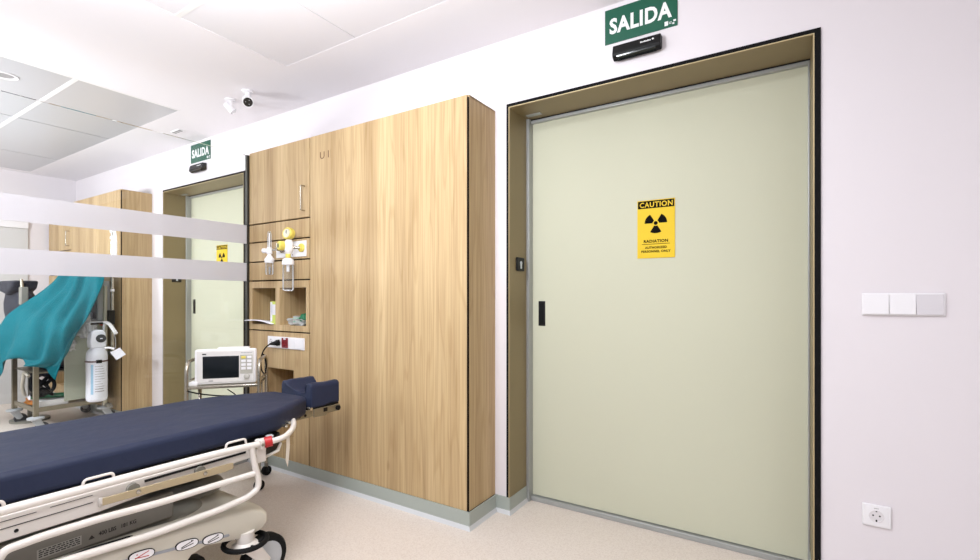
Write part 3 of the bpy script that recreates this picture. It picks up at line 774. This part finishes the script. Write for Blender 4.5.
# beige slat with bolts and black knobs
b = new(); prism(b, [(.611, .502), (1.0, .488), (1.03, .492), (1.03, .513), (1.02, .515), (.611, .525)], lambda p: (-1.806, p[0], p[1]), lambda p: (-1.798, p[0], p[1]))
sl = obj('linkage_slat', b, BEIGE, st, bevel=.002)
b = new(); prism(b, [(.609, .500), (.617, .500), (.617, .527), (.609, .527)], lambda p: (-1.8065, p[0], p[1]), lambda p: (-1.797, p[0], p[1]))
obj('slat_edge', b, WHITEP, sl)
for y, z in ((.714, .5125), (.925, .506)):
    b = new(); lathe(b, (-1.798, y, z), (1, 0, 0), [(0, .0075), (.003, .007), (.005, .003)]); obj('slat_bolt', b, STEEL, sl)
for y, z in ((.705, .522), (.914, .515)):
    b = new(); cyl(b, (-1.825, y, z), (-1.807, y, z), .018, 18); obj('slat_knob', b, GREYP, sl)
# head bar curving round the end
b = new(); p = [(-1.787, 1.14, .562), (-1.765, 1.175, .566), (-1.775, 1.235, .568), (-1.83, 1.305, .570), (-1.906, 1.37, .571), (-1.99, 1.42, .571), (-2.07, 1.44, .571), (SX, 1.445, .571)]
full = p+[(2*SX-q[0], q[1], q[2]) for q in p[-2::-1]]
tube(b, smooth_path(full, 5), .0115, 14); hb_ = obj('head_bar', b, WHITEP, st)
for s in (1, -1):
    b = new(); tube(b, [(SX+s*(-1.782-SX), 1.147, .563), (SX+s*(-1.770-SX), 1.172, .566)], .021, 14)
    obj('red_grip', b, RED, hb_)
b = new(); cyl(b, (-1.90, 1.345, .582), (-1.93, 1.335, .582), .008, 12); obj('fitting', b, STEEL, hb_); b = new(); cyl(b, (-1.86, 1.30, .582), (-1.885, 1.30, .582), .006, 12); obj('fitting', b, STEEL, hb_)
# black tray under head end
b = new(); prism(b, [(SX+.36, 1.16), (SX+.33, 1.24), (SX+.25, 1.31), (SX+.10, 1.31), (SX+.10, 1.16)], lambda p: (p[0], p[1], .497), lambda p: (p[0], p[1], .548))
ft = obj('accessory_tray', b, BLACK, st, bevel=.008)
b = new(); prism(b, [(SX+.37, 1.155), (SX+.335, 1.25), (SX+.25, 1.32), (SX+.09, 1.32), (SX+.09, 1.155)], lambda p: (p[0], p[1], .489), lambda p: (p[0], p[1], .497)); obj('tray_rim', b, WHITEP, ft, bevel=.003)
b = new(); lathe(b, (SX+.31, 1.22, .548), (0, 0, 1), [(0, .016), (.014, .016), (.016, .012)]); obj('tray_cap', b, GREYL, ft)
b = new(); prism(b, [(1.262, .565), (1.276, .565), (1.272, .51), (1.262, .455), (1.255, .425), (1.247, .455), (1.256, .51)], lambda p: (-1.818+(.565-p[1])*.12, p[0]+.01, p[1]), lambda p: (-1.8165+(.565-p[1])*.12, p[0]+.01, p[1]))
obj('strap', b, mat('cream_strap', (222, 212, 196), .7), st)

# columns with bellows
for cy_ in (1.02, .02):
    b = new()
    for i in range(6):
        z = .30+i*.034; e = .062 if i % 2 == 0 else .056
        box(b, SX-e, SX+e, cy_-e, cy_+e, z, z+.034)
    co = obj('column_bellows', b, BLACK, st, bevel=.003)
    b = new(); lathe(b, (SX, cy_, .285), (0, 0, 1), [(0, .13), (.012, .128), (.02, .115), (.024, .09)]); obj('column_collar', b, GREYP, st)
# base cover
top = [(-.175, .27), (-.165, .30), (-.13, .32), (.0, .345), (.35, .375), (.52, .372), (.74, .362), (.95, .342), (1.05, .328), (1.11, .318), (1.15, .30), (1.172, .275)]
bot = [(1.172, .235), (1.15, .212), (1.10, .205), (1.05, .212), (.98, .232), (.93, .248), (.88, .235), (.855, .2), (.84, .15), (.80, .125), (.2, .125), (.16, .15), (.145, .2), (.12, .235), (.07, .248), (.02, .232), (-.05, .212), (-.10, .205), (-.15, .212), (-.175, .24)]
# cross-section: rounded shoulders, dished centre
b = new(); prof = top+bot; rows = []
secs = [(.385, 1, 0), (.392, .93, 0), (.382, .72, .0)]
n = len(prof)
def sect(x, shrink, inset):
    out = []
    for (y, z) in prof:
        cy_, cz_ = .5, .26
        out.append(b.verts.new((SX+x, cy_+(y-cy_)*(1-inset), cz_+(z-cz_)*shrink)))
    return out
sx = [(.325+.065*math.sin(a), 1-.28*(1-math.cos(a)), .035*(1-math.cos(a))) for a in (0, .35, .7, 1.05, 1.35, 1.57)]
sx = [(-q[0], q[1], q[2]) for q in sx[::-1]]+sx
rs = [sect(*q) for q in sx]
for a, c_ in zip(rs, rs[1:]): bridge(b, a, c_)
b.faces.new(rs[0][::-1]); b.faces.new(rs[-1])
bc = obj('base_cover', b, SHELL, st, angle=60)
# grey mound on the cover, around the column
b = new(); rs = []
for sc_, z in ((1.0, .30), (.995, .335), (.95, .358), (.86, .370), (.70, .378), (.45, .382), (.2, .384)):
    rr = []
    for k in range(48):
        a = 2*PI*k/48; cx_ = math.copysign(abs(math.cos(a))**.5, math.cos(a)); sy_ = math.copysign(abs(math.sin(a))**.5, math.sin(a))
        rr.append(b.verts.new((SX+cx_*.362*(1-(1-sc_)*.9), 0.45+sy_*.575*(1-(1-sc_)*.5), z-.02*max(0, sy_-.3))))
    rs.append(rr)
for p, q in zip(rs, rs[1:]): bridge(b, p, q)
b.faces.new(rs[0][::-1]); b.faces.new(rs[-1])
cm = obj('centre_mound', b, GREYP, bc, angle=70)
for cy_ in (1.0, .02):
    b = lathe(new(), (SX+.01, cy_, .345), (0, 0, 1), [(0, .17), (.01, .165), (.022, .14), (.036, .11), (.042, .10), (.040, .08)], 36)
    obj('column_shroud', b, GREYP, cm, angle=70)

# long grey lower rail with the weight marking
b = new(); box(b, SX+.305, SX+.33, -.4, .84, .372, .462)
wp = obj('lower_side_panel', b, mat('darker_grey_paint', (112, 108, 100), .55), st, bevel=.008)
PX_ = on_x(SX+.33)
lettering('400 LBS   181 KG', .622, .724, .396, .409, PX_, GREYTXT, wp, bold=.02, thick=.0006)
b = new(); prism(b, [(.596, .394), (.612, .394), (.604, .406)], lambda p: (SX+.33, p[0], p[1]), lambda p: (SX+.3306, p[0], p[1]))
obj('warning_triangle', b, GREYTXT, wp, smooth=False)
b = new(); box(b, SX+.3295, SX+.3305, .476, .579, .388, .416); lb = obj('rating_label', b, LABELG, wp, smooth=False)
b = new()
random.seed(3)
for r in range(4):
    y = .480
    while y < .572:
        w_ = random.uniform(.004, .012); box(b, SX+.3304, SX+.3309, y, min(y+w_, .575), .4105-r*.006, .4135-r*.006); y += w_+.003
obj('label_print', b, GREYTXT, lb, smooth=False)
# dark slot and grey stripe with badges on the side of the cover
b = new(); prism(b, [(-.05, .372), (.60, .372), (.70, .365), (.74, .355), (.70, .345), (-.05, .345)], lambda p: (SX+.33, p[0], p[1]), lambda p: (SX+.345, p[0], p[1]))
obj('pedal_slot', b, BLACK, bc, bevel=.006)
def badge(y, z, red=False):
    X = SX+.3935; pl = []
    for k in range(32):
        a = 2*PI*k/32; cx_ = math.copysign(abs(math.cos(a))**.7, math.cos(a))*.036; cz_ = math.copysign(abs(math.sin(a))**.8, math.sin(a))*.0155
        pl.append((cx_, cz_-.12*cx_))
    o = obj('badge', prism(new(), [(y+q[0]*1.06, z+q[1]*1.08) for q in pl], lambda p: (X-.006, p[0], p[1]), lambda p: (X, p[0], p[1])), INK, bc, smooth=False)
    w = obj('badge_face', prism(new(), [(y+q[0]*.97, z+q[1]*.93) for q in pl], lambda p: (X, p[0], p[1]), lambda p: (X+.0008, p[0], p[1])), WHITE, o, smooth=False)
    i = new()
    for dz, sl_ in ((.002, -.25), (-.005, -.1 if not red else .2)):
        prism(i, [(y-.02, z+dz-.0015+.02*-sl_*-1), (y+.02, z+dz-.0015-.02*-sl_*-1), (y+.02, z+dz+.001-.02*-sl_*-1), (y-.02, z+dz+.001+.02*-sl_*-1)], lambda p: (X+.0008, p[0], p[1]), lambda p: (X+.0014, p[0], p[1]))
    cyl(i, (X+.0008, y+(.014 if not red else -.014), z+.0075), (X+.0014, y+(.014 if not red else -.014), z+.0075), .002, 10)
    obj('badge_icon', i, RED if red else INK, o, smooth=False)
b = new(); prism(b, [(.45, .354), (.62, .325), (1.0, .258), (1.003, .251), (.997, .249), (.62, .316), (.45, .345)], lambda p: (SX+.388, p[0], p[1]), lambda p: (SX+.3928, p[0], p[1]))
obj('grey_stripe', b, mat('stripe_grey', (150, 152, 158), .5), bc, smooth=False)
badge(.942, .266); badge(.853, .284); badge(.715, .310, True)

# casters
def caster(x, y, sy):
    c = empty('caster', (x, y, 0)); 
    c.parent = st; c.location = Vector((x, y, 0))-worg(st)
    b = new(); cyl(b, (x, y, .19), (x, y, .235), .032, 24); lathe(b, (x, y, .165), (0, 0, 1), [(0, .045), (.02, .045), (.03, .034)])
    obj('swivel', b, WHITEP, c)
    b = new()
    for s in (-1, 1):
        prism(b, [(y-.035, .18), (y+.035, .18), (y+sy*.085, .10), (y+sy*.06, .075)], lambda p: (x+s*.032, p[0], p[1]), lambda p: (x+s*.040, p[0], p[1]))
    box(b, x-.04, x+.04, y-.035, y+.035, .165, .185)
    obj('fork', b, WHITEP, c, bevel=.004)
    wy = y+sy*.075
    b = new(); lathe(b, (x-.022, wy, .095), (1, 0, 0), [(0, .072), (0, .088), (.008, .095), (.036, .095), (.044, .088), (.044, .072)], 36); w = obj('wheel_tyre', b, RUBBER, c)
    b = new(); lathe(b, (x-.024, wy, .095), (1, 0, 0), [(0, .02), (.002, .068), (.006, .073), (.042, .073), (.046, .068), (.048, .02)], 32); obj('wheel_disc', b, GREYL, c)
    b = new(); tube(b, [(x+.076*math.cos(a*PI/18), y+.076*math.sin(a*PI/18), .192) for a in range(36)], .0095, 12, closed=True)
    tube(b, [(x-.072, y, .19), (x-.03, y, .182)], .006, 8); tube(b, [(x+.072, y, .19), (x+.03, y, .182)], .006, 8)
    obj('brake_ring', b, RUBBER, c)
for s in (1, -1):
    caster(SX+s*.375, 1.075, 1); caster(SX+s*.375, -.08, 1)
b = new(); prism(b, [(.84, .10), (.92, .10), (.945, .15), (.93, .195), (.87, .205), (.83, .17)], lambda p: (SX+.30, p[0], p[1]), lambda p: (SX+.36, p[0], p[1]))
obj('foot_pedal', b, BLACK, st, bevel=.008)

# ------------------------------------------------------------------ equipment cart in the next room
ct = thing('equipment_cart', 'steel equipment cart with bottom tray in the next room, under the teal drape', 'cart', (-5.63, 1.62, 0))
AX0, AX1, AY0, AY1 = -5.92, -5.36, 1.38, 1.86
for x, y in ((AX0, AY0), (AX1, AY0), (AX0, AY1), (AX1, AY1)):
    top_z = 1.0 if y == AY1 else .74
    b = new(); box(b, x-.017, x+.017, y-.017, y+.017, .14, top_z); obj('post', b, STEELD, ct, bevel=.003)
    c = empty('caster', (x, y, 0)); c.parent = ct; c.location = Vector((x, y, 0))-worg(ct)
    b = new(); lathe(b, (x, y, .115), (0, 0, 1), [(0, .03), (.004, .055), (.02, .058), (.028, .03)]); 
    prism(b, [(y-.03, .115), (y+.03, .115), (y+.055, .06), (y+.035, .04), (y+.012, .045)], lambda p: (x-.02, p[0], p[1]), lambda p: (x+.02, p[0], p[1])); obj('caster_fork', b, GREYL, c, bevel=.003)
    b = new(); lathe(b, (x-.014, y+.04, .045), (1, 0, 0), [(0, .03), (0, .04), (.004, .045), (.024, .045), (.028, .04), (.028, .03)]); obj('caster_wheel', b, mat('dark_grey_wheel', (58, 58, 62), .6), c)
b = new(); box(b, AX0, AX1, AY0, AY1, .175, .187); box(b, AX0, AX1, AY0-.006, AY0+.004, .175, .215); box(b, AX1-.004, AX1+.006, AY0, AY1, .175, .215); obj('bottom_tray', b, STEELD, ct, bevel=.002)
b = new(); box(b, AX0, AX1, AY0, AY1, .50, .512); obj('middle_shelf', b, STEELD, ct, bevel=.002)
b = new(); box(b, AX1+.008, AX1+.022, 1.56, 1.87, .24, .93)
ho = obj('holder_panel', b, HOLD, ct, bevel=.02, seg=4)
t = tag(obj('storage_box', box(new(), -5.56, -5.375, 1.41, 1.60, .19, .26), mat('white_card', (216, 214, 212), .6), bevel=.003), 'low white box on the bottom tray of the cart', 'box')
t = thing('medicine_tube', 'green tube with a white cap lying on top of the white box', 'tube', (-5.5, 1.5, .262))
b = new(); cyl(b, (-5.55, 1.40, .283), (-5.40, 1.66, .283), .021, 20); obj('body', b, GREENP, t)
b = new(); cyl(b, (-5.40, 1.66, .283), (-5.372, 1.708, .283), .022, 20); obj('cap', b, mat('pale_green_cap', (206, 222, 210), .4), t)
t = thing('suction_pump', 'black device with coiled hoses below the teal drape', 'medical device', (-5.66, 1.62, .512))
obj('housing', box(new(), -5.86, -5.46, 1.46, 1.76, .513, .68), BLACK, t, bevel=.02)
b = new(); tube(b, smooth_path([(-5.5+(.07+.012*(a%4))*math.cos(a*.8), 1.46+.06*math.sin(a*1.3), .39+.10*math.sin(a*.8)) for a in range(30)], 5), .014, 10); obj('hose', b, RUBBER, t)
b = new(); tube(b, smooth_path([(-5.72, 1.40, .28), (-5.66, 1.37, .36), (-5.60, 1.36, .43), (-5.56, 1.36, .50), (-5.5, 1.37, .47)], 6), .013, 10); obj('pale_hose', b, mat('pale_hose', (198, 192, 178), .5), t)
t = thing('orange_pouch', 'orange and white pouch at the left end of the cart tray', 'pouch', (-5.74, 1.47, .188))
obj('pouch', blob((-5.73, 1.47, .215), (.11, .06, .035), 4, .5), ORANGE, t)
obj('pouch_label', blob((-5.64, 1.44, .262), (.05, .04, .03), 9, .6), PAPER, t)

# oxygen cylinder
ox = thing('oxygen_cylinder', 'white oxygen cylinder with printed label strapped to the cart', 'gas cylinder', (-5.19, 1.76, .235))
OX, OY = -5.175, 1.735
obj('body', lathe(new(), (OX, OY, .232), (0, 0, 1), [(0, .062), (.012, .073), (.03, .076), (.40, .076), (.43, .072), (.455, .058), (.475, .038), (.49, .034)], 36), OXW, ox)
b = new()
a0 = -.33
for (t0, t1, z0, z1, mm) in ((-.55, -.30, .30, .56, LBLUE),):
    prism(b, [(OX+.0765*math.cos(a0+t0+(t1-t0)*k/6), OY+.0765*math.sin(a0+t0+(t1-t0)*k/6)) for k in range(7)]+[(OX+.0755*math.cos(a0+t1-(t1-t0)*k/6), OY+.0755*math.sin(a0+t1-(t1-t0)*k/6)) for k in range(7)], lambda p: (p[0], p[1], z0), lambda p: (p[0], p[1], z1))
obj('blue_label', b, LBLUE, ox)
b = new()
random.seed(5)
for i in range(11):
    tt = -.15; te = random.uniform(.35, .8); z = .54-i*.022
    prism(b, [(OX+.0768*math.cos(a0+tt+(te-tt)*k/6), OY+.0768*math.sin(a0+tt+(te-tt)*k/6)) for k in range(7)]+[(OX+.0756*math.cos(a0+te-(te-tt)*k/6), OY+.0756*math.sin(a0+te-(te-tt)*k/6)) for k in range(7)], lambda p: (p[0], p[1], z), lambda p: (p[0], p[1], z+(.004 if i not in (9, 10) else .007)))
obj('label_print', b, SMALLGREY, ox, smooth=False)
b = new(); tube(b, [(OX+.0775*math.cos(k*PI/18), OY+.0775*math.sin(k*PI/18), .585) for k in range(36)], .006, 8, closed=True)
s_ = obj('strap', b, mat('brown_strap', (96, 62, 58), .6), ox)
b = new(); aa = a0+.2; bx, by = OX+.08*math.cos(aa), OY+.08*math.sin(aa); box(b, bx-.008, bx+.008, by-.02, by+.02, .572, .60); obj('buckle', b, BLACK, s_, bevel=.003)
b = new(); prism(b, [(-.054, .70), (.054, .70), (.060, .76), (.05, .84), (.03, .86), (-.03, .86), (-.05, .84), (-.060, .76)], lambda p: (OX-.045, OY+p[0], p[1]), lambda p: (OX+.045, OY+p[0], p[1]))
vg = obj('valve_guard', b, OXW, ox, bevel=.012)
gz = obj('pressure_gauge', lathe(new(), (OX+.044, OY+.016, .785), (1, -.3, 0), [(0, .036), (.012, .036), (.013, .031)]), mat('gauge_dark', (50, 52, 54), .3), vg)
b = new(); box(b, OX+.055, OX+.061, OY+.005, OY+.022, .780, .789); obj('gauge_pointer', b, OXW, gz)
b = new(); tube(b, round_path([(OX, OY-.05, .85), (OX, OY-.055, .925), (OX, OY+.055, .925), (OX, OY+.05, .85)], .015), .009, 10); obj('carry_handle', b, GREYL, vg)
b = new(); box(b, OX-.012, OX+.012, OY-.045, OY+.045, .905, .925); obj('handle_grip', b, BLACK, vg, bevel=.005)
t = thing('paper_tag', 'white paper tag hanging beside the oxygen cylinder valve', 'tag', (-5.04, 1.84, .62))
b = new(); prism(b, [(-.05, .66), (.01, .70), (.05, .64), (-.01, .59)], lambda p: (-5.03+p[0], 1.84+p[0]*.8, p[1]), lambda p: (-5.032+p[0], 1.842+p[0]*.8, p[1])); obj('card', b, PAPER, t, smooth=False)
b = new(); tube(b, smooth_path([(-5.10, 1.77, .70), (-5.075, 1.79, .702), (-5.05, 1.82, .69)], 4), .009, 8); obj('clip', b, WHITE, t)
b = new(); tube(b, smooth_path([(-5.17, 1.83, .88), (-5.12, 1.84, .83), (-5.08, 1.84, .76), (-5.06, 1.83, .69)], 5), .003, 6); obj('cord', b, SMALLGREY, t)

# IV pole + bags
t = thing('drip_stand', 'tall thin chrome drip pole rising beside the oxygen cylinder', 'drip stand', (-5.29, 1.885, 0))
b = new(); cyl(b, (-5.30, 1.84, .16), (-5.30, 1.84, 1.25), .016, 16); obj('lower_pole', b, mat('cream_tube', (196, 192, 170), .35, metal=.3), t)
b = new(); cyl(b, (-5.235, 1.87, .62), (-5.235, 1.87, 1.80), .013, 16); p_ = obj('upper_pole', b, STEEL, t)
for z in (1.68, 1.74, 1.20):
    b = new(); lathe(b, (-5.235, 1.87, z), (0, 0, 1), [(0, .017), (.022, .017)]); obj('pole_collar', b, WHITE, p_)
b = new(); tube(b, smooth_path([(-5.235, 1.87, 1.79), (-5.20, 1.87, 1.81), (-5.165, 1.86, 1.79), (-5.16, 1.86, 1.76)], 5), .004, 8); obj('hook', b, STEEL, t)
b = new(); box(b, -5.34, -5.24, 1.83, 1.87, .15, .175); lathe(b, (-5.235, 1.87, .62), (0, 0, 1), [(0, .024), (.04, .024)]); box(b, -5.31, -5.255, 1.835, 1.87, .63, .65); obj('clamp', b, GREYP, t)
o = obj('black_clamp_block', box(new(), -5.25, -5.21, 1.835, 1.885, .90, 1.03), BLACK, t, bevel=.005)
o = tag(obj('drip_bag', blob((-5.155, 1.86, 1.60), (.034, .015, .16), 2, .25), BAGP), 'narrow clear plastic bag hanging from the drip pole hook', 'bag')
t = thing('plastic_wrapped_tubing', 'crumpled clear plastic bags draped behind the oxygen cylinder valve', 'bag', (-5.3, 1.7, .8))
obj('bag', blob((-5.30, 1.70, .86), (.13, .06, .10), 11, .7, 20), BAGP, t)
obj('bag', blob((-5.335, 1.58, .72), (.085, .05, .06), 15, .8, 24), BAGP, t)
t = thing('tubing_sleeve', 'clear sleeve with red clip stretched right of the oxygen cylinder handle', 'bag', (-5.0, 1.80, .85))
b = new(); tube(b, smooth_path([(-5.20, 1.79, .92), (-5.12, 1.80, .915), (-5.04, 1.80, .88), (-4.99, 1.81, .83)], 5), .014, 10); obj('sleeve', b, BAGP, t)
b = new(); box(b, -5.215, -5.175, 1.765, 1.80, .895, .925); obj('red_clip', b, RED, t, bevel=.006)
# dark cabinet-like unit behind drape
t = thing('anaesthesia_column', 'grey and black upright equipment column behind the teal drape', 'medical device', (-5.55, 1.88, .52))
obj('housing', box(new(), -5.60, -5.36, 1.80, 1.90, .93, 1.30), mat('pale_grey_unit', (186, 188, 190), .5), t, bevel=.01)
obj('dark_recess', box(new(), -5.585, -5.375, 1.79, 1.805, .95, 1.13), mat('dark_grey_unit', (64, 66, 68), .5), t, bevel=.004)
obj('small_bottle', lathe(new(), (-5.44, 1.77, .955), (0, 0, 1), [(0, .022), (.05, .022), (.06, .008), (.08, .008)]), mat('pale_bottle', (190, 194, 200), .4), t)
obj('lower_housing', box(new(), -5.86, -5.42, 1.80, 1.90, .19, .93), mat('dark_grey_unit', (64, 66, 68), .5), t, bevel=.01)

# teal drape
rows = [[(-5.69, 1.704, 1.478), (-5.573, 1.742, 1.494), (-5.391, 1.772, 1.489), (-5.205, 1.806, 1.465)],
[(-5.702, 1.579, 1.278), (-5.514, 1.637, 1.241), (-5.328, 1.694, 1.213), (-5.162, 1.762, 1.265)],
[(-5.754, 1.43, 1.105), (-5.47, 1.488, 1.071), (-5.228, 1.579, 1.021), (-5.143, 1.691, 1.071)],
[(-5.752, 1.313, .984), (-5.365, 1.377, .956), (-5.107, 1.478, .909), (-5.115, 1.626, .909)],
[(-5.769, 1.267, .846), (-5.321, 1.322, .794), (-5.092, 1.429, .756), (-5.072, 1.559, .805)],
[(-5.8, 1.224, .693), (-5.336, 1.277, .674), (-5.1, 1.4, .619), (-5.058, 1.508, .659)],
[(-5.844, 1.197, .39), (-5.392, 1.242, .633), (-5.171, 1.333, .581), (-5.097, 1.449, .482)]]
rows = [[tuple(Vector(r[0])+Vector((-.04, .05, -.10)) if i < 4 else 2*Vector(r[0])-Vector(r[1]))]+r for i, r in enumerate(rows)]
cols = [smooth_path(r, 12) for r in rows]; nu = len(cols[0])
strips = [smooth_path([cols[i][k] for i in range(len(rows))], 9) for k in range(nu)]; nv_ = len(strips[0])
b = new(); G = []
for k in range(nu):
    u = k/(nu-1); line = []
    for j in range(nv_):
        v = j/(nv_-1); p = strips[k][j].copy()
        fold = .026*math.sin(u*24+v*3.5)*(.25+v)+.012*math.sin(u*43-v*5)+.02*math.sin(u*9+v*7)*v
        fold += .03*math.exp(-((u-.62-.1*v)/.05)**2)*(1-v*.4)+.012*noise.noise(Vector((u*8, v*6, 0)))
        d = Vector((.55, -.83, .15 if v > .4 else .6)).normalized()
        p += d*fold
        if j > nv_-8: p.z += .02*math.sin(u*17)*(j-nv_+8)/8
        line.append(b.verts.new(p))
    G.append(line)
for k in range(nu-1):
    for j in range(nv_-1): b.faces.new((G[k][j], G[k+1][j], G[k+1][j+1], G[k][j+1]))
o = obj('surgical_drape', b, TEAL, angle=180); s = o.modifiers.new('thickness', 'SOLIDIFY'); s.thickness = .003
tag(o, 'teal cloth drape hung over the equipment cart in the next room', 'drape')

# dark padded bag at far left
t = thing('padded_bag', 'dark padded equipment bag hanging on a metal bracket left of the drape', 'bag', (-6.1, 1.3, .95))
b = blob((-6.13, 1.47, 1.02), (.26, .10, .26), 21, .25, 10); obj('bag_body', b, DARKBAG, t)
b = new(); prism(b, [(-.42, 1.30), (.22, 1.30), (.16, 1.22), (.0, 1.17), (-.42, 1.24)], lambda p: (-6.10+p[0], 1.36, p[1]), lambda p: (-6.10+p[0], 1.54, p[1])); obj('top_flap', b, DARKBAG, t, bevel=.02)
b = new(); tube(b, round_path([(-5.90, 1.42, 1.31), (-5.88, 1.42, 1.24), (-5.86, 1.42, 1.10)], .02), .012, 10); br = obj('bracket', b, STEEL, t)
b = new(); box(b, -5.89, -5.82, 1.40, 1.45, 1.08, 1.24); obj('bracket_block', b, GREYP, br, bevel=.006)
b = new(); tube(b, smooth_path([(-5.86, 1.42, 1.10), (-5.84, 1.42, 1.02), (-5.87, 1.42, .93), (-5.95, 1.43, .88)], 6), .014, 10); obj('hose', b, WHITE, t)
b = new(); cyl(b, (-5.98, 1.5, .2), (-5.98, 1.5, 1.3), .016, 14); lathe(b, (-5.98, 1.5, 0), (0, 0, 1), [(0, .14), (.02, .14), (.03, .02), (.2, .018)]); obj('stand_pole', b, GREYP, t)

# ------------------------------------------------------------------ lights (ceiling luminaires outside the frame, plus added fill lights)
def area(name, x, y, w, d, p, col=(1, .985, .97), z=H-.015, rot=(0, 0, 0)):
    l = bpy.data.lights.new(name, 'AREA'); l.shape = 'RECTANGLE'; l.size = w; l.size_y = d; l.energy = p; l.color = col
    o = bpy.data.objects.new(name, l); C.objects.link(o); o.location = (x, y, z); o.rotation_euler = rot; return o
KEY = .70
WH = (.915, .955, 1.0)
for x, y, p in ((-1.35, .55, 24), (-.1, .55, 14), (1.3, .55, 6), (-1.35, -.95, 18), (.2, -.95, 10), (1.6, -.95, 5)):
    area('ceiling_lamp', x, y, .58, .58, p*KEY, WH)
for x, y, p in ((-4.4, .25, 20), (-5.6, .25, 22), (-4.4, -1.0, 16), (-6.3, -.9, 16)):
    area('ceiling_lamp', x, y, 1.1, .55, p*KEY, WH)
for x, y, p in ((-1.6, .5, 24), (-.1, -.4, 14), (-4.9, -.8, 9), (-6.0, -.8, 8)):
    area('ceiling_fill_light', x, y, .9, .5, p*KEY, WH, 1.98, (PI, 0, 0))  # added fill facing up to brighten the ceiling, not a fitting of the room
for p0, p1, p in (((-1.25, .35, 2.1), (-2.3, 2.2, 2.6), 33), ((-4.4, -.3, 1.6), (-4.5, 2.2, 2.5), 46), ((-5.6, -.3, 1.6), (-6.4, 2.2, 2.5), 46)):
    a_ = area('wall_fill_light', p0[0], p0[1], .5, .3, p*KEY, WH, p0[2]); a_.rotation_euler = (Vector(p1)-Vector(p0)).to_track_quat('-Z', 'Y').to_euler()  # added fill aimed at the upper back wall, no real fixture there
w = bpy.data.worlds.new('world'); w.use_nodes = True; bpy.context.scene.world = w
w.node_tree.nodes['Background'].inputs[0].default_value = (.93, .93, 1, 1); w.node_tree.nodes['Background'].inputs[1].default_value = .8

# ------------------------------------------------------------------ camera
cam = bpy.data.cameras.new('camera'); co = bpy.data.objects.new('camera', cam); C.objects.link(co)
cam.sensor_fit = 'HORIZONTAL'; cam.sensor_width = 36; cam.lens = 475/980*36
cam.shift_y = (297-280)/980
cam.clip_start = .02
co.location = (0, 0, 1.15); co.rotation_euler = (PI/2, 0, math.atan(295/475))
sc = bpy.context.scene; sc.camera = co
sc.view_settings.view_transform = 'Standard'; sc.view_settings.look = 'None'; sc.view_settings.gamma = 1
sc.view_settings.exposure = 0.2
sc.view_settings.use_curve_mapping = False
